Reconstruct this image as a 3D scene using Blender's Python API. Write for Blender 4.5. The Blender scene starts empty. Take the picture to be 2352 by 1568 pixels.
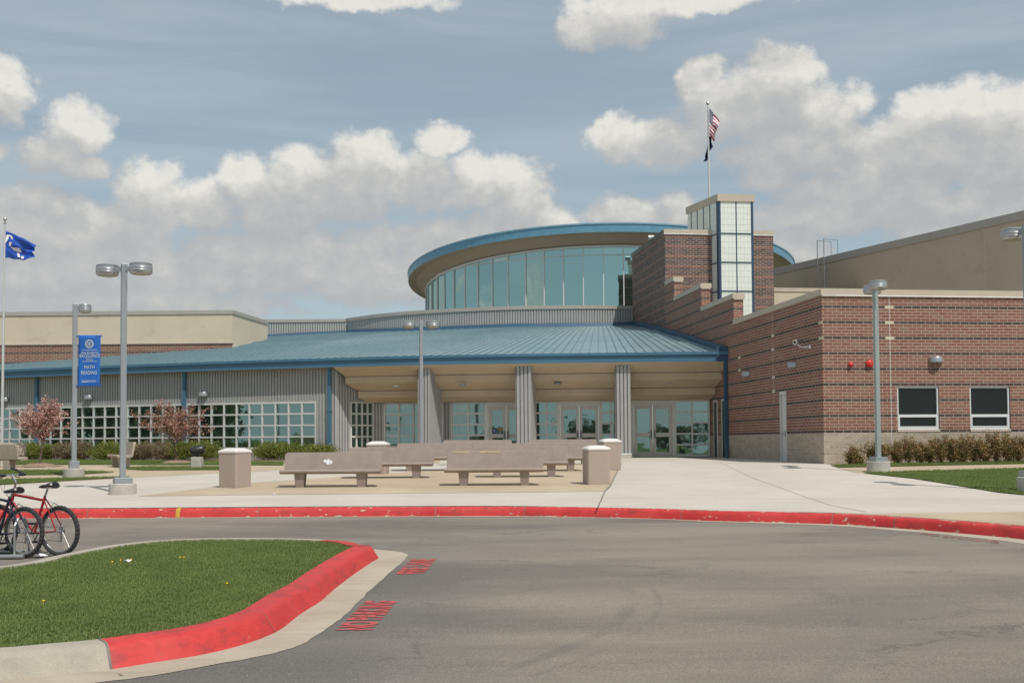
import bpy, bmesh, math, random
from mathutils import Vector, Matrix
from math import sin, cos, pi, radians as R_, sqrt, floor
random.seed(7)
SC = bpy.context.scene
COL = SC.collection
# ------------------------------------------------------------------ camera model
F = 2500.0
PITCH = math.atan(0.0375); ROLL = -0.0065; YP = 922.25; EYE = 1.6
CM = Matrix.Rotation(pi/2 + PITCH, 3, 'X') @ Matrix.Rotation(ROLL, 3, 'Z')
def ray(x, y): return CM @ Vector(((x-1176)/F, -(y-YP)/F, -1.0))
def at(x, y, Y):
    v = ray(x, y); t = Y/v.y
    return Vector((v.x*t, Y, EYE+v.z*t))
ZT = [(-400,.27),(10,.27),(15.7,.333),(20.5,.383),(23,.452),(26.3,.56),(30,.665),(33,.755),(35.3,.845),(37,.862),(43.5,.90),(47.4,.915),(60,.95),(900,.95)]
def Zp(Y):
    for (a,za),(b,zb) in zip(ZT, ZT[1:]):
        if Y <= b: return za+(zb-za)*(Y-a)/(b-a)
    return .95
def Zr(Y): return max(0.0, .0104*Y)
def hit(x, y, zf, off=0.0):
    v = ray(x, y); lo, hi = 2.0, 300.0
    g = lambda Y: EYE+v.z*Y/v.y-zf(Y)-off
    for _ in range(60):
        m = (lo+hi)/2
        if g(m) > 0: lo = m
        else: hi = m
    return Vector((v.x*lo/v.y, lo, zf(lo)+off))
def gnd(x, y): return hit(x, y, Zp)
def road(x, y, off=0): return hit(x, y, Zr, off)
def linex(x, P, D):   # where image column x crosses the plan line P + s*D
    k = (x-1176)/F
    return (k*P[1]-P[0])/(D[0]-k*D[1])
# ------------------------------------------------------------------ object helpers
def tag(o, label=None, cat=None, group=None, kind=None):
    if label: o['label'] = label
    if cat: o['category'] = cat
    if group: o['group'] = group
    if kind: o['kind'] = kind
    return o
def empty(name, loc, label, cat, group=None, rz=0):
    o = bpy.data.objects.new(name, None); COL.objects.link(o)
    o.location = loc; o.rotation_euler = (0,0,rz); o.empty_display_size = .2
    return tag(o, label, cat, group)
class MB:
    def __init__(s): s.v=[]; s.f=[]; s.m=[]; s.uv=[]
    def face(s, pts, m=0, uv=None):
        n=len(s.v); s.v += [tuple(p) for p in pts]; s.f.append(tuple(range(n,n+len(pts)))); s.m.append(m)
        s.uv.append(uv if uv else [(0,0)]*len(pts))
    def raw(s, vs, fs, m=0):
        n=len(s.v); s.v += [tuple(p) for p in vs]
        for f in fs: s.f.append(tuple(i+n for i in f)); s.m.append(m); s.uv.append([(0,0)]*len(f))
    def obox(s, o, ax, ay, az, m=0):   # corner + three edge vectors
        o,ax,ay,az = map(Vector,(o,ax,ay,az))
        c=[o,o+ax,o+ax+ay,o+ay,o+az,o+ax+az,o+ax+ay+az,o+ay+az]
        s.raw(c,[(0,3,2,1),(4,5,6,7),(0,1,5,4),(1,2,6,5),(2,3,7,6),(3,0,4,7)],m)
    def box(s, x0,x1,y0,y1,z0,z1,m=0): s.obox((x0,y0,z0),(x1-x0,0,0),(0,y1-y0,0),(0,0,z1-z0),m)
    def tube(s, pts, r, n=8, m=0, cap=True):
        pts=[Vector(p) for p in pts]; N=len(pts); rs = r if isinstance(r,(list,tuple)) else [r]*N
        vs=[]; prev=None
        for i,p in enumerate(pts):
            d=(pts[min(i+1,N-1)]-pts[max(i-1,0)]).normalized()
            a=Vector((0,0,1)) if abs(d.z)<.95 else Vector((1,0,0))
            if prev is None: u=d.cross(a).normalized()
            else: u=(prev-d*prev.dot(d)).normalized()
            prev=u; w=d.cross(u)
            for k in range(n):
                t=2*pi*k/n; vs.append(p+u*(cos(t)*rs[i])+w*(sin(t)*rs[i]))
        fs=[]
        for i in range(N-1):
            for k in range(n):
                a=i*n+k; b=i*n+(k+1)%n; fs.append((a,b,b+n,a+n))
        if cap: fs.append(tuple(reversed(range(n)))); fs.append(tuple(range((N-1)*n,N*n)))
        s.raw(vs,fs,m)
    def lathe(s, prof, c=(0,0,0), n=24, m=0, a0=0, a1=2*pi):
        c=Vector(c); full=abs(a1-a0-2*pi)<1e-6; k=n if full else n+1
        vs=[]
        for (r,z) in prof:
            for i in range(k):
                t=a0+(a1-a0)*i/n; vs.append(c+Vector((cos(t)*r,sin(t)*r,z)))
        fs=[]
        for j in range(len(prof)-1):
            for i in range(n):
                a=j*k+i; b=j*k+(i+1)%k; fs.append((a,b,b+k,a+k))
        s.raw(vs,fs,m)
    def torus(s, c, R, r, u, w, N=40, n=8, m=0, a0=0, a1=2*pi, knob=0):
        c=Vector(c);u=Vector(u).normalized();w=Vector(w).normalized();ax=u.cross(w)
        full=abs(a1-a0-2*pi)<1e-6; K=N if full else N+1; vs=[];fs=[]
        for i in range(K):
            t=a0+(a1-a0)*i/N; d=u*cos(t)+w*sin(t); rr=r+(knob if i%2 else 0)
            for k in range(n):
                q=2*pi*k/n; vs.append(c+d*(R+rr*cos(q))+ax*(rr*sin(q)))
        for i in range(N):
            for k in range(n):
                a=i*n+k; b=i*n+(k+1)%n; c2=((i+1)%K)*n+(k+1)%n; d2=((i+1)%K)*n+k; fs.append((a,b,c2,d2))
        s.raw(vs,fs,m)
    def build(s, name, mats, parent=None, smooth=False, bevel=0, merge=False, loc=None):
        me=bpy.data.meshes.new(name); me.from_pydata(s.v,[],s.f)
        if not isinstance(mats,(list,tuple)): mats=[mats]
        for mt in mats: me.materials.append(mt)
        me.polygons.foreach_set('material_index', s.m)
        uvl=me.uv_layers.new(name='UVMap'); flat=[c for f in s.uv for p in f for c in p]
        uvl.data.foreach_set('uv', flat)
        if merge or smooth or bevel:
            bm=bmesh.new(); bm.from_mesh(me); bmesh.ops.remove_doubles(bm,verts=bm.verts,dist=1e-5)
            bmesh.ops.recalc_face_normals(bm,faces=bm.faces); bm.to_mesh(me); bm.free()
        if smooth:
            me.polygons.foreach_set('use_smooth',[True]*len(me.polygons))
            try: me.set_sharp_from_angle(angle=R_(38))
            except Exception: pass
        me.update()
        o=bpy.data.objects.new(name, me); COL.objects.link(o)
        if bevel:
            b=o.modifiers.new('bev','BEVEL'); b.width=bevel; b.segments=2; b.limit_method='ANGLE'; b.angle_limit=R_(40)
        if parent:
            o.parent=parent
            if loc is not None: o.location=loc
        return o
def copy_tree(o, parent=None):
    c=o.copy(); COL.objects.link(c)
    if parent: c.parent=parent
    for ch in list(o.children): copy_tree(ch,c)
    return c
# ------------------------------------------------------------------ materials
def newmat(name, rough=.8, metal=0.0, spec=.5):
    m=bpy.data.materials.new(name); m.use_nodes=True; nt=m.node_tree; b=nt.nodes['Principled BSDF']
    b.inputs['Roughness'].default_value=rough; b.inputs['Metallic'].default_value=metal
    b.inputs['Specular IOR Level'].default_value=spec
    return m,nt,b
class G:
    """tiny node graph helper"""
    def __init__(s, nt): s.nt=nt; s.n=nt.nodes; s.l=nt.links
    def set(s, sock, v):
        if v is None: return
        if hasattr(v,'is_linked') or isinstance(v,bpy.types.NodeSocket): s.l.new(v,sock)
        else:
            try: sock.default_value=v
            except Exception: sock.default_value=(*v,1) if len(v)==3 else v
    def math(s, op, a, b=None, c=None, clamp=False):
        n=s.n.new('ShaderNodeMath'); n.operation=op; n.use_clamp=clamp
        s.set(n.inputs[0],a); s.set(n.inputs[1],b); s.set(n.inputs[2],c); return n.outputs[0]
    def vmath(s, op, a, b=None, c=None):
        n=s.n.new('ShaderNodeVectorMath'); n.operation=op
        s.set(n.inputs[0],a); s.set(n.inputs[1],b)
        if c is not None: s.set(n.inputs[2],c)
        return n.outputs['Value'] if op in('DOT_PRODUCT','LENGTH','DISTANCE') else n.outputs[0]
    def mix(s, f, a, b, mode='MIX'):
        n=s.n.new('ShaderNodeMix'); n.data_type='RGBA'; n.blend_type=mode; n.clamp_factor=True
        s.set(n.inputs[0],f); s.set(n.inputs[6],a); s.set(n.inputs[7],b); return n.outputs[2]
    def noise(s, vec, scale, detail=4, rough=.55, out=0, dim='3D', dist=0):
        n=s.n.new('ShaderNodeTexNoise'); n.noise_dimensions=dim
        if vec is not None: s.l.new(vec,n.inputs['Vector'])
        n.inputs['Scale'].default_value=scale; n.inputs['Detail'].default_value=detail
        n.inputs['Roughness'].default_value=rough; n.inputs['Distortion'].default_value=dist
        return n.outputs[out]
    def ramp(s, f, stops, interp='LINEAR'):
        n=s.n.new('ShaderNodeValToRGB'); e=n.color_ramp.elements; n.color_ramp.interpolation=interp
        while len(e)<len(stops): e.new(0.5)
        for k,(p,c) in enumerate(stops):
            e[k].position=p; e[k].color=(c,c,c,1) if isinstance(c,(int,float)) else (*c,1)
        s.l.new(f,n.inputs[0]); return n.outputs[0]
    def obj(s): return s.n.new('ShaderNodeTexCoord').outputs['Object']
    def uv(s): return s.n.new('ShaderNodeTexCoord').outputs['UV']
    def pos(s): return s.n.new('ShaderNodeNewGeometry').outputs['Position']
    def sep(s, v):
        n=s.n.new('ShaderNodeSeparateXYZ'); s.l.new(v,n.inputs[0]); return n.outputs
    def comb(s,x,y,z=0.0):
        n=s.n.new('ShaderNodeCombineXYZ'); s.set(n.inputs[0],x); s.set(n.inputs[1],y); s.set(n.inputs[2],z); return n.outputs[0]
    def bump(s, h, b, strength=.3, dist=.01):
        n=s.n.new('ShaderNodeBump'); n.inputs['Strength'].default_value=strength; n.inputs['Distance'].default_value=dist
        s.l.new(h,n.inputs['Height']); s.l.new(n.outputs[0],b.inputs['Normal'])
    def smooth(s, v, lo, hi):
        n=s.n.new('ShaderNodeMapRange'); n.interpolation_type='SMOOTHSTEP'
        s.set(n.inputs[0],v); n.inputs[1].default_value=lo; n.inputs[2].default_value=hi; return n.outputs[0]
def plain(name, col, rough=.7, metal=0.0, var=.12, scale=3.0, bump=0.0, bscale=60, spec=.5, coord='pos', dirt=None):
    m,nt,b=newmat(name,rough,metal,spec); g=G(nt)
    p=g.pos() if coord=='pos' else g.obj()
    n=g.noise(p,scale,5,.6); f=g.ramp(n,[(.3,0),(.7,1)])
    a=tuple(c*(1-var) for c in col); c2=tuple(min(1,c*(1+var)) for c in col)
    c=g.mix(f,(*a,1),(*c2,1))
    if dirt:
        dn=g.noise(p,1.3,6,.65); df=g.smooth(dn,.52,.75); c=g.mix(g.math('MULTIPLY',df,.5),c,(*dirt,1))
    nt.links.new(c,b.inputs['Base Color'])
    if bump: g.bump(g.noise(p,bscale,3,.6),b,bump,.01)
    return m
def brick_mat(name, dark_every, phase, inverse=False, bandproud=True):
    m,nt,b=newmat(name,.85,0,.3); g=G(nt); uv=g.uv(); s=g.sep(uv)
    br=nt.nodes.new('ShaderNodeTexBrick'); nt.links.new(uv,br.inputs['Vector'])
    br.offset=.5; br.inputs['Scale'].default_value=1; br.inputs['Mortar Size'].default_value=.0062
    br.inputs['Mortar Smooth'].default_value=.15; br.inputs['Bias'].default_value=0
    br.inputs['Brick Width'].default_value=.3048; br.inputs['Row Height'].default_value=.1016
    br.inputs['Color1'].default_value=(0,0,0,1); br.inputs['Color2'].default_value=(1,1,1,1); br.inputs['Mortar'].default_value=(.5,.5,.5,1)
    v=br.outputs['Color']
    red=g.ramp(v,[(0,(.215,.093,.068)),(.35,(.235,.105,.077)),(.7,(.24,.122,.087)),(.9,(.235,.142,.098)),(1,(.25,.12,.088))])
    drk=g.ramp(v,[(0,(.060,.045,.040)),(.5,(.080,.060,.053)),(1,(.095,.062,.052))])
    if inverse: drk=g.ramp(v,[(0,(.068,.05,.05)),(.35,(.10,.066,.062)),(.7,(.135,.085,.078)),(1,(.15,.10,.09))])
    ci=g.math('FLOOR',g.math('DIVIDE',s[1],.1016))
    md=g.math('MODULO',g.math('ADD',ci,500-phase),float(dark_every))
    isb=g.math('LESS_THAN',md,.5)
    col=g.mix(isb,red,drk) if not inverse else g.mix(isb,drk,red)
    nn=g.noise(uv,.7,6,.6); col=g.mix(.22,col,g.ramp(nn,[(.3,.40),(.7,.62)]),'OVERLAY')
    n2=g.noise(uv,45,3,.6); col=g.mix(.25,col,g.ramp(n2,[(.3,.3),(.7,.75)]),'OVERLAY')
    mcol=g.mix(g.noise(uv,2,4),(.50,.43,.35,1),(.60,.53,.45,1))
    col=g.mix(br.outputs['Fac'],col,mcol)
    nt.links.new(col,b.inputs['Base Color'])
    h=g.math('SUBTRACT',g.math('MULTIPLY',g.noise(uv,60,3),.25),br.outputs['Fac'])
    h=g.math('SUBTRACT',h,g.math('MULTIPLY',isb,.6 if not inverse else -.6)); g.bump(h,b,.5,.008)
    return m
def block_mat(name):
    m,nt,b=newmat(name,.9,0,.3); g=G(nt); uv=g.uv()
    br=nt.nodes.new('ShaderNodeTexBrick'); nt.links.new(uv,br.inputs['Vector']); br.offset=.5
    br.inputs['Scale'].default_value=1; br.inputs['Mortar Size'].default_value=.006; br.inputs['Mortar Smooth'].default_value=.2
    br.inputs['Brick Width'].default_value=.3048; br.inputs['Row Height'].default_value=.1016
    br.inputs['Color1'].default_value=(.36,.30,.23,1); br.inputs['Color2'].default_value=(.45,.38,.30,1); br.inputs['Mortar'].default_value=(.50,.46,.40,1)
    n=g.noise(uv,14,5,.65); c=g.mix(.5,br.outputs['Color'],g.ramp(n,[(.3,.32),(.7,.68)]),'OVERLAY')
    nt.links.new(c,b.inputs['Base Color']); g.bump(g.math('SUBTRACT',n,g.math('MULTIPLY',br.outputs['Fac'],.4)),b,.8,.02)
    return m
def glass_mat(name, tint=(.36,.55,.55), base=(.012,.022,.022), refl=.62, wob=.04, rough=.015):
    m=bpy.data.materials.new(name); m.use_nodes=True; nt=m.node_tree; nt.nodes.clear(); g=G(nt)
    out=nt.nodes.new('ShaderNodeOutputMaterial'); mx=nt.nodes.new('ShaderNodeMixShader')
    df=nt.nodes.new('ShaderNodeBsdfPrincipled'); df.inputs['Base Color'].default_value=(*base,1); df.inputs['Roughness'].default_value=.3
    gl=nt.nodes.new('ShaderNodeBsdfGlossy'); gl.inputs['Color'].default_value=(*tint,1); gl.inputs['Roughness'].default_value=rough
    fr=nt.nodes.new('ShaderNodeFresnel'); fr.inputs['IOR'].default_value=1.5
    f=g.math('ADD',g.math('MULTIPLY',fr.outputs[0],1-refl),refl,clamp=True)
    bp=nt.nodes.new('ShaderNodeBump'); bp.inputs['Strength'].default_value=1; bp.inputs['Distance'].default_value=wob
    nt.links.new(g.noise(g.pos(),1.1,2,.4),bp.inputs['Height']); nt.links.new(bp.outputs[0],gl.inputs['Normal'])
    nt.links.new(f,mx.inputs[0]); nt.links.new(df.outputs[0],mx.inputs[1]); nt.links.new(gl.outputs[0],mx.inputs[2]); nt.links.new(mx.outputs[0],out.inputs[0])
    return m
M={}
M['brick']=brick_mat('red_brick',5,0)
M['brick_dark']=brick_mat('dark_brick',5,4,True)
M['block']=block_mat('stone_block')
M['coping']=plain('coping_metal',(.50,.43,.34),.5,.0,.05)
M['coping_gray']=plain('coping_grey_metal',(.38,.35,.31),.5,0,.05)
M['flash_white']=plain('white_drip',(.75,.75,.74),.5)
M['stucco']=plain('stucco',(.57,.485,.37),.92,0,.05,.6,.25,70,.2,dirt=(.36,.30,.22))
M['stucco_gym']=plain('stucco_gym',(.48,.405,.31),.92,0,.05,.6,.25,70,.2,dirt=(.33,.28,.22))
M['stucco_light']=plain('stucco_light',(.56,.49,.38),.92,0,.05,.6,.2,70,.2)
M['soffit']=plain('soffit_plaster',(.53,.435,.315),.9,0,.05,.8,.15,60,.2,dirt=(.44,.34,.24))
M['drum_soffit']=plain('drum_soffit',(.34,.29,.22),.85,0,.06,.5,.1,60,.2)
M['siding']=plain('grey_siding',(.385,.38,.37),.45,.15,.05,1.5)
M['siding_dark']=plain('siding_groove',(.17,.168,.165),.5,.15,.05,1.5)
M['blue']=plain('blue_metal',(.065,.165,.255),.42,.1,.06,1.0)
M['blue_dark']=plain('blue_flashing',(.045,.105,.175),.45,.1,.08,1.0)
def roof_mat():
    m,nt,b=newmat('roof_blue',.30,.2,1.0); g=G(nt); p=g.pos(); uv=g.uv()
    n=g.noise(p,.35,5,.6); c=g.mix(g.ramp(n,[(.35,0),(.65,1)]),(.24,.36,.395,1),(.33,.425,.445,1))
    n2=g.noise(g.vmath('MULTIPLY',uv,(1.2,5,1)),2.0,5,.7); c=g.mix(.35,c,g.ramp(n2,[(.3,.35),(.7,.65)]),'OVERLAY')
    nt.links.new(c,b.inputs['Base Color']); nt.links.new(g.ramp(n2,[(.3,.22),(.7,.34)]),b.inputs['Roughness'])
    return m
M['roof']=roof_mat()
M['seam']=plain('roof_seam',(.19,.28,.31),.4,.2,.08,2)
M['frame']=plain('window_frame_paint',(.60,.595,.57),.5,0,.04)
M['frame_white']=plain('window_frame_white',(.66,.68,.68),.45,0,.03)
M['frame_blue']=plain('tower_frame_blue',(.035,.07,.12),.4,0,.05)
M['door']=plain('door_paint',(.52,.50,.465),.5,0,.04)
M['handle']=plain('handle_steel',(.25,.25,.25),.35,.8,.05)
M['glass']=glass_mat('teal_glass',(.40,.575,.555),(.012,.02,.02),.58,.0025)
M['glass_drum']=glass_mat('teal_drum_glass',(.42,.61,.58),(.03,.055,.055),.82,.004)
M['glass_dark']=glass_mat('dark_glass',(.10,.15,.14),(.004,.007,.006),.02,.002)
M['galv']=plain('galvanised',(.36,.37,.37),.38,.6,.08,4)
M['lamp_metal']=plain('lamp_silver',(.42,.43,.44),.33,.65,.06,4)
M['pole_paint']=plain('pole_grey',(.30,.32,.34),.4,.25,.05,2)
M['pole_green']=plain('pole_greygreen',(.33,.37,.36),.4,.25,.05,2)
M['lens']=plain('lamp_lens',(.30,.28,.22),.3)
M['white_pole']=plain('flagpole_white',(.62,.62,.60),.3,.3,.04,2)
M['concrete_base']=plain('lamp_footing',(.46,.43,.38),.9,0,.12,5,.4,50,.2,dirt=(.32,.29,.25))
M['bench']=plain('bench_stone',(.315,.255,.222),.85,0,.09,5,.4,140,.3,dirt=(.25,.20,.17))
M['bench_tan']=plain('bench_tan_stone',(.44,.37,.30),.85,0,.07,9,.3,150,.3)
M['bin']=plain('bin_aggregate',(.40,.325,.28),.9,0,.06,25,.8,45,.3)
M['bin_lid']=plain('bin_lid_white',(.66,.62,.58),.6,0,.04)
M['black']=plain('black_rubber',(.022,.022,.024),.6,0,.2,20)
M['black_plastic']=plain('black_plastic',(.018,.018,.02),.35,0,.2,20)
M['tyre']=plain('tyre_rubber',(.035,.034,.034),.85,0,.25,30,.4,90)
M['chrome']=plain('chrome',(.62,.62,.62),.2,1.0,.03)
M['steel']=plain('dull_steel',(.30,.30,.30),.4,.8,.08)
M['bike_red']=plain('bike_red_paint',(.36,.018,.022),.28,.2,.08,6)
M['bike_navy']=plain('bike_navy_paint',(.022,.026,.055),.28,.2,.1,6)
M['bell']=plain('alarm_red',(.62,.03,.025),.35,0,.04)
M['bark']=plain('tree_bark',(.13,.085,.065),.9,0,.25,12,.5,40)
M['mulch']=plain('mulch',(.27,.185,.13),.95,0,.45,16,.9,35)
M['tan_panel']=plain('translucent_panel',(.74,.77,.70),.45,0,.03)
M['flag_blue']=plain('flag_royal_blue',(.012,.075,.42),.6,0,.15,3)
M['banner_blue']=plain('banner_blue',(.012,.115,.44),.6,0,.06,2)
M['cream']=plain('cream_print',(.56,.56,.42),.7)
M['cloth_white']=plain('cloth_white',(.72,.70,.74),.7)
M['cloth_red']=plain('cloth_red',(.42,.02,.04),.7)
M['cloth_navy']=plain('cloth_navy',(.02,.03,.10),.7)
M['sticker']=plain('sticker_blue',(.03,.08,.35),.5)
M['gold']=plain('seal_gold',(.30,.22,.06),.5)
def leaf_mat(name, stops, trans=.25, rough=.6):
    m=bpy.data.materials.new(name); m.use_nodes=True; nt=m.node_tree; g=G(nt); b=nt.nodes['Principled BSDF']; b.inputs['Roughness'].default_value=rough
    gi=nt.nodes.new('ShaderNodeNewGeometry'); c=g.ramp(gi.outputs['Random Per Island'],stops)
    n=g.noise(g.pos(),2.2,2); c=g.mix(.35,c,g.ramp(n,[(.3,.3),(.7,.7)]),'OVERLAY')
    nt.links.new(c,b.inputs['Base Color'])
    out=nt.nodes['Material Output']; tr=nt.nodes.new('ShaderNodeBsdfTranslucent'); nt.links.new(c,tr.inputs[0])
    mx=nt.nodes.new('ShaderNodeMixShader'); mx.inputs[0].default_value=trans
    nt.links.new(b.outputs[0],mx.inputs[1]); nt.links.new(tr.outputs[0],mx.inputs[2]); nt.links.new(mx.outputs[0],out.inputs[0])
    return m
M['blossom']=leaf_mat('pink_blossom',[(0,(.28,.13,.10)),(.3,(.46,.23,.19)),(.6,(.64,.38,.34)),(.85,(.76,.54,.50)),(1,(.28,.22,.11))])
M['blossom2']=leaf_mat('copper_blossom',[(0,(.18,.08,.055)),(.3,(.33,.155,.11)),(.6,(.46,.245,.185)),(.85,(.60,.38,.31)),(1,(.24,.18,.085))])
M['juniper']=leaf_mat('juniper_green',[(0,(.05,.075,.015)),(.35,(.12,.16,.025)),(.7,(.24,.28,.04)),(.9,(.36,.36,.06)),(1,(.30,.20,.07))])
M['brownshrub']=leaf_mat('brown_shrub',[(0,(.13,.09,.06)),(.4,(.25,.18,.125)),(.7,(.32,.24,.165)),(.85,(.18,.19,.05)),(1,(.24,.25,.06))])
M['redshrub']=leaf_mat('barberry',[(0,(.10,.10,.035)),(.35,(.22,.21,.06)),(.65,(.33,.20,.09)),(.85,(.45,.20,.11)),(1,(.36,.31,.12))])
M['grass']=leaf_mat('grass_blade',[(0,(.10,.16,.035)),(.35,(.165,.245,.055)),(.7,(.25,.31,.085)),(.88,(.37,.39,.15)),(1,(.52,.48,.27))],.35,.45)
M['treegreen']=leaf_mat('tree_green',[(0,(.03,.05,.012)),(.5,(.06,.10,.02)),(1,(.10,.14,.03))])
def lawn_mat():
    m,nt,b=newmat('lawn_soil',.95,0,.2); g=G(nt); p=g.pos()
    n=g.noise(p,30,5,.7); c=g.mix(g.ramp(n,[(.35,0),(.65,1)]),(.06,.085,.025,1),(.12,.17,.045,1))
    n2=g.noise(p,.9,5,.6); c=g.mix(g.math('MULTIPLY',g.smooth(n2,.55,.8),.6),c,(.15,.15,.055,1))
    nt.links.new(c,b.inputs['Base Color']); g.bump(n,b,.8,.03); return m
M['lawn']=lawn_mat()
def conc_mat(name, a, b_, joint=None, stain=(.33,.29,.23), stainamt=.35, sc=1.0):
    m,nt,b=newmat(name,.88,0,.25); g=G(nt); p=g.pos()
    n=g.noise(p,.55*sc,6,.62); c=g.mix(g.ramp(n,[(.32,0),(.68,1)]),(*a,1),(*b_,1))
    st=g.noise(g.vmath('MULTIPLY',p,(.28,2.2,1)),1.6*sc,6,.65); c=g.mix(g.math('MULTIPLY',g.smooth(st,.50,.78),stainamt),c,(*stain,1))
    gr=g.noise(p,90,2,.6); c=g.mix(.22,c,g.ramp(gr,[(.3,.3),(.7,.72)]),'OVERLAY')
    sp=g.noise(p,9,4,.7); c=g.mix(g.math('MULTIPLY',g.smooth(sp,.66,.74),.35),c,(stain[0]*.6,stain[1]*.6,stain[2]*.6,1))
    nt.links.new(c,b.inputs['Base Color']); g.bump(gr,b,.25,.006); return m
M['conc']=conc_mat('plaza_concrete',(.475,.432,.37),(.55,.505,.44),stainamt=.28)
M['tan']=conc_mat('tan_aggregate',(.40,.315,.215),(.50,.41,.295),stain=(.29,.22,.15),stainamt=.4)
M['gutter']=conc_mat('gutter_concrete',(.37,.315,.24),(.45,.395,.315),stain=(.24,.19,.14),stainamt=.5,sc=2)
M['kerb_conc']=conc_mat('kerb_concrete',(.34,.305,.25),(.44,.395,.325),stain=(.26,.21,.16),stainamt=.4,sc=3)
M['joint']=plain('joint_dark',(.20,.18,.155),.95,0,.3,8)
def asphalt():
    m,nt,b=newmat('asphalt',.86,0,.3); g=G(nt); p=g.pos(); s=g.sep(p)
    big=g.noise(g.vmath('MULTIPLY',p,(.45,1.3,1)),.35,6,.6,dist=.3)
    # a darker sealed band hugging the kerb side of the turning circle, paler worn middle
    c=g.mix(g.ramp(big,[(.36,0),(.62,1)]),(.155,.137,.115,1),(.25,.22,.181,1))
    d=g.vmath('DISTANCE',p,(5.2,11.0,0.1)); 
    rng=g.math('MULTIPLY',g.smooth(g.math('ABSOLUTE',g.math('SUBTRACT',d,8.2)),1.6,.2),.55)
    rng=g.math('MULTIPLY',rng,g.ramp(big,[(.3,1),(.62,.35)])); c=g.mix(rng,c,(.115,.109,.10,1))
    lft=g.math('MULTIPLY',g.smooth(g.math('ADD',s[0],g.math('MULTIPLY',g.noise(p,.6,4),2.2)),1.6,-.6),g.smooth(s[1],15.5,11.5))
    c=g.mix(g.math('MULTIPLY',lft,.7),c,(.118,.11,.10,1))
    st=g.noise(g.vmath('MULTIPLY',p,(.6,3.2,1)),1.4,6,.7); c=g.mix(.13,c,g.ramp(st,[(.32,.3),(.68,.7)]),'OVERLAY')
    d2=g.vmath('DISTANCE',p,(-4.85,11.0,0.1))
    for (r0,w0,am) in ((6.0,.10,.30),(6.26,.05,.2),(7.9,.12,.12),(9.6,.12,.1)):
        rr=g.math('MULTIPLY',g.smooth(g.math('ABSOLUTE',g.math('SUBTRACT',d2,r0)),w0,w0*.3),am)
        rr=g.math('MULTIPLY',rr,g.math('MULTIPLY',g.smooth(s[1],11.8,10.6),g.smooth(g.noise(p,1.2,3),.35,.6))); c=g.mix(rr,c,(.085,.08,.075,1))
    pt=g.noise(p,1.1,5,.65,dist=.5); c=g.mix(g.math('MULTIPLY',g.smooth(pt,.60,.74),.35),c,(.12,.108,.098,1))
    v=nt.nodes.new('ShaderNodeTexVoronoi'); v.feature='DISTANCE_TO_EDGE'; v.inputs['Scale'].default_value=.28
    wp=g.vmath('ADD',p,g.vmath('MULTIPLY',g.noise(p,1.8,5,.7,out=1),(1.2,1.2,0))); nt.links.new(wp,v.inputs['Vector'])
    ck=g.math('MULTIPLY',g.smooth(v.outputs[0],.0065,.0015),g.smooth(g.noise(p,.45,2),.48,.6))
    c=g.mix(g.math('MULTIPLY',ck,.45),c,(.06,.055,.05,1))
    gr=g.noise(p,70,3,.75); c=g.mix(.6,c,g.ramp(gr,[(.3,.18),(.7,.85)]),'OVERLAY')
    gr2=g.noise(p,60,1,.5); c=g.mix(g.math('MULTIPLY',g.smooth(gr2,.70,.76),.6),c,(.42,.39,.34,1))
    gr3=g.noise(p,22,2,.6); c=g.mix(g.math('MULTIPLY',g.smooth(gr3,.73,.77),.5),c,(.05,.045,.04,1))
    nt.links.new(c,b.inputs['Base Color']); g.bump(gr,b,.5,.008); return m
M['asphalt']=asphalt()
def kerb_red(name, chips):
    m,nt,b=newmat(name,.55,0,.4); g=G(nt); p=g.pos(); uv=g.uv(); s=g.sep(uv)
    n=g.noise(p,1.6,5,.6); c=g.mix(g.ramp(n,[(.3,0),(.7,1)]),(.46,.026,.026,1),(.58,.05,.045,1))
    dk=g.noise(g.vmath('MULTIPLY',p,(1,1,3)),2.6,6,.7); c=g.mix(g.math('MULTIPLY',g.smooth(dk,.50,.68),.62),c,(.22,.035,.033,1)); sc_=g.noise(g.vmath('MULTIPLY',p,(3,3,14)),1.7,6,.75); c=g.mix(g.math('MULTIPLY',g.smooth(sc_,.60,.72),.45),c,(.16,.09,.085,1)); pk=g.noise(p,26,3,.6); c=g.mix(.3,c,g.ramp(pk,[(.3,.35),(.7,.65)]),'OVERLAY')
    # v: 0 road foot .. 1 back of the kerb
    ch=g.noise(g.vmath('MULTIPLY',p,(1,1,2)),6.5,6,.68)
    band=g.math('MULTIPLY',g.smooth(s[1],.5,.62),g.smooth(s[1],1.0,.8))
    foot=g.smooth(s[1],.12,.02)
    k=g.math('ADD',g.math('ADD',ch,g.math('MULTIPLY',band,.12 if chips else .0)),g.math('MULTIPLY',foot,.10))
    c=g.mix(g.smooth(k,.632,.645) if chips else g.smooth(k,.70,.715),c,(.47,.40,.30,1))
    nt.links.new(c,b.inputs['Base Color']); g.bump(ch,b,.25,.01)
    nt.links.new(g.ramp(n,[(.3,.45),(.7,.65)]),b.inputs['Roughness']); return m
M['kerb_red']=kerb_red('kerb_red_chipped',True); M['kerb_red_near']=kerb_red('kerb_red_fresh',False)
def worn(name, col, under, thr):
    m,nt,b=newmat(name,.75,0,.3); g=G(nt); p=g.pos(); n=g.noise(p,5,6,.75)
    c=g.mix(g.smooth(n,thr,thr+.08),(*col,1),(*under,1)); nt.links.new(c,b.inputs['Base Color']); return m
M['roadpaint']=worn('road_paint_red',(.46,.085,.08),(.16,.125,.115),.56)
M['roadpaint_faint']=worn('road_paint_faded',(.30,.125,.115),(.17,.15,.13),.46)
M['yellow']=worn('yellow_paint',(.52,.32,.05),(.5,.05,.04),.56)
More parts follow.
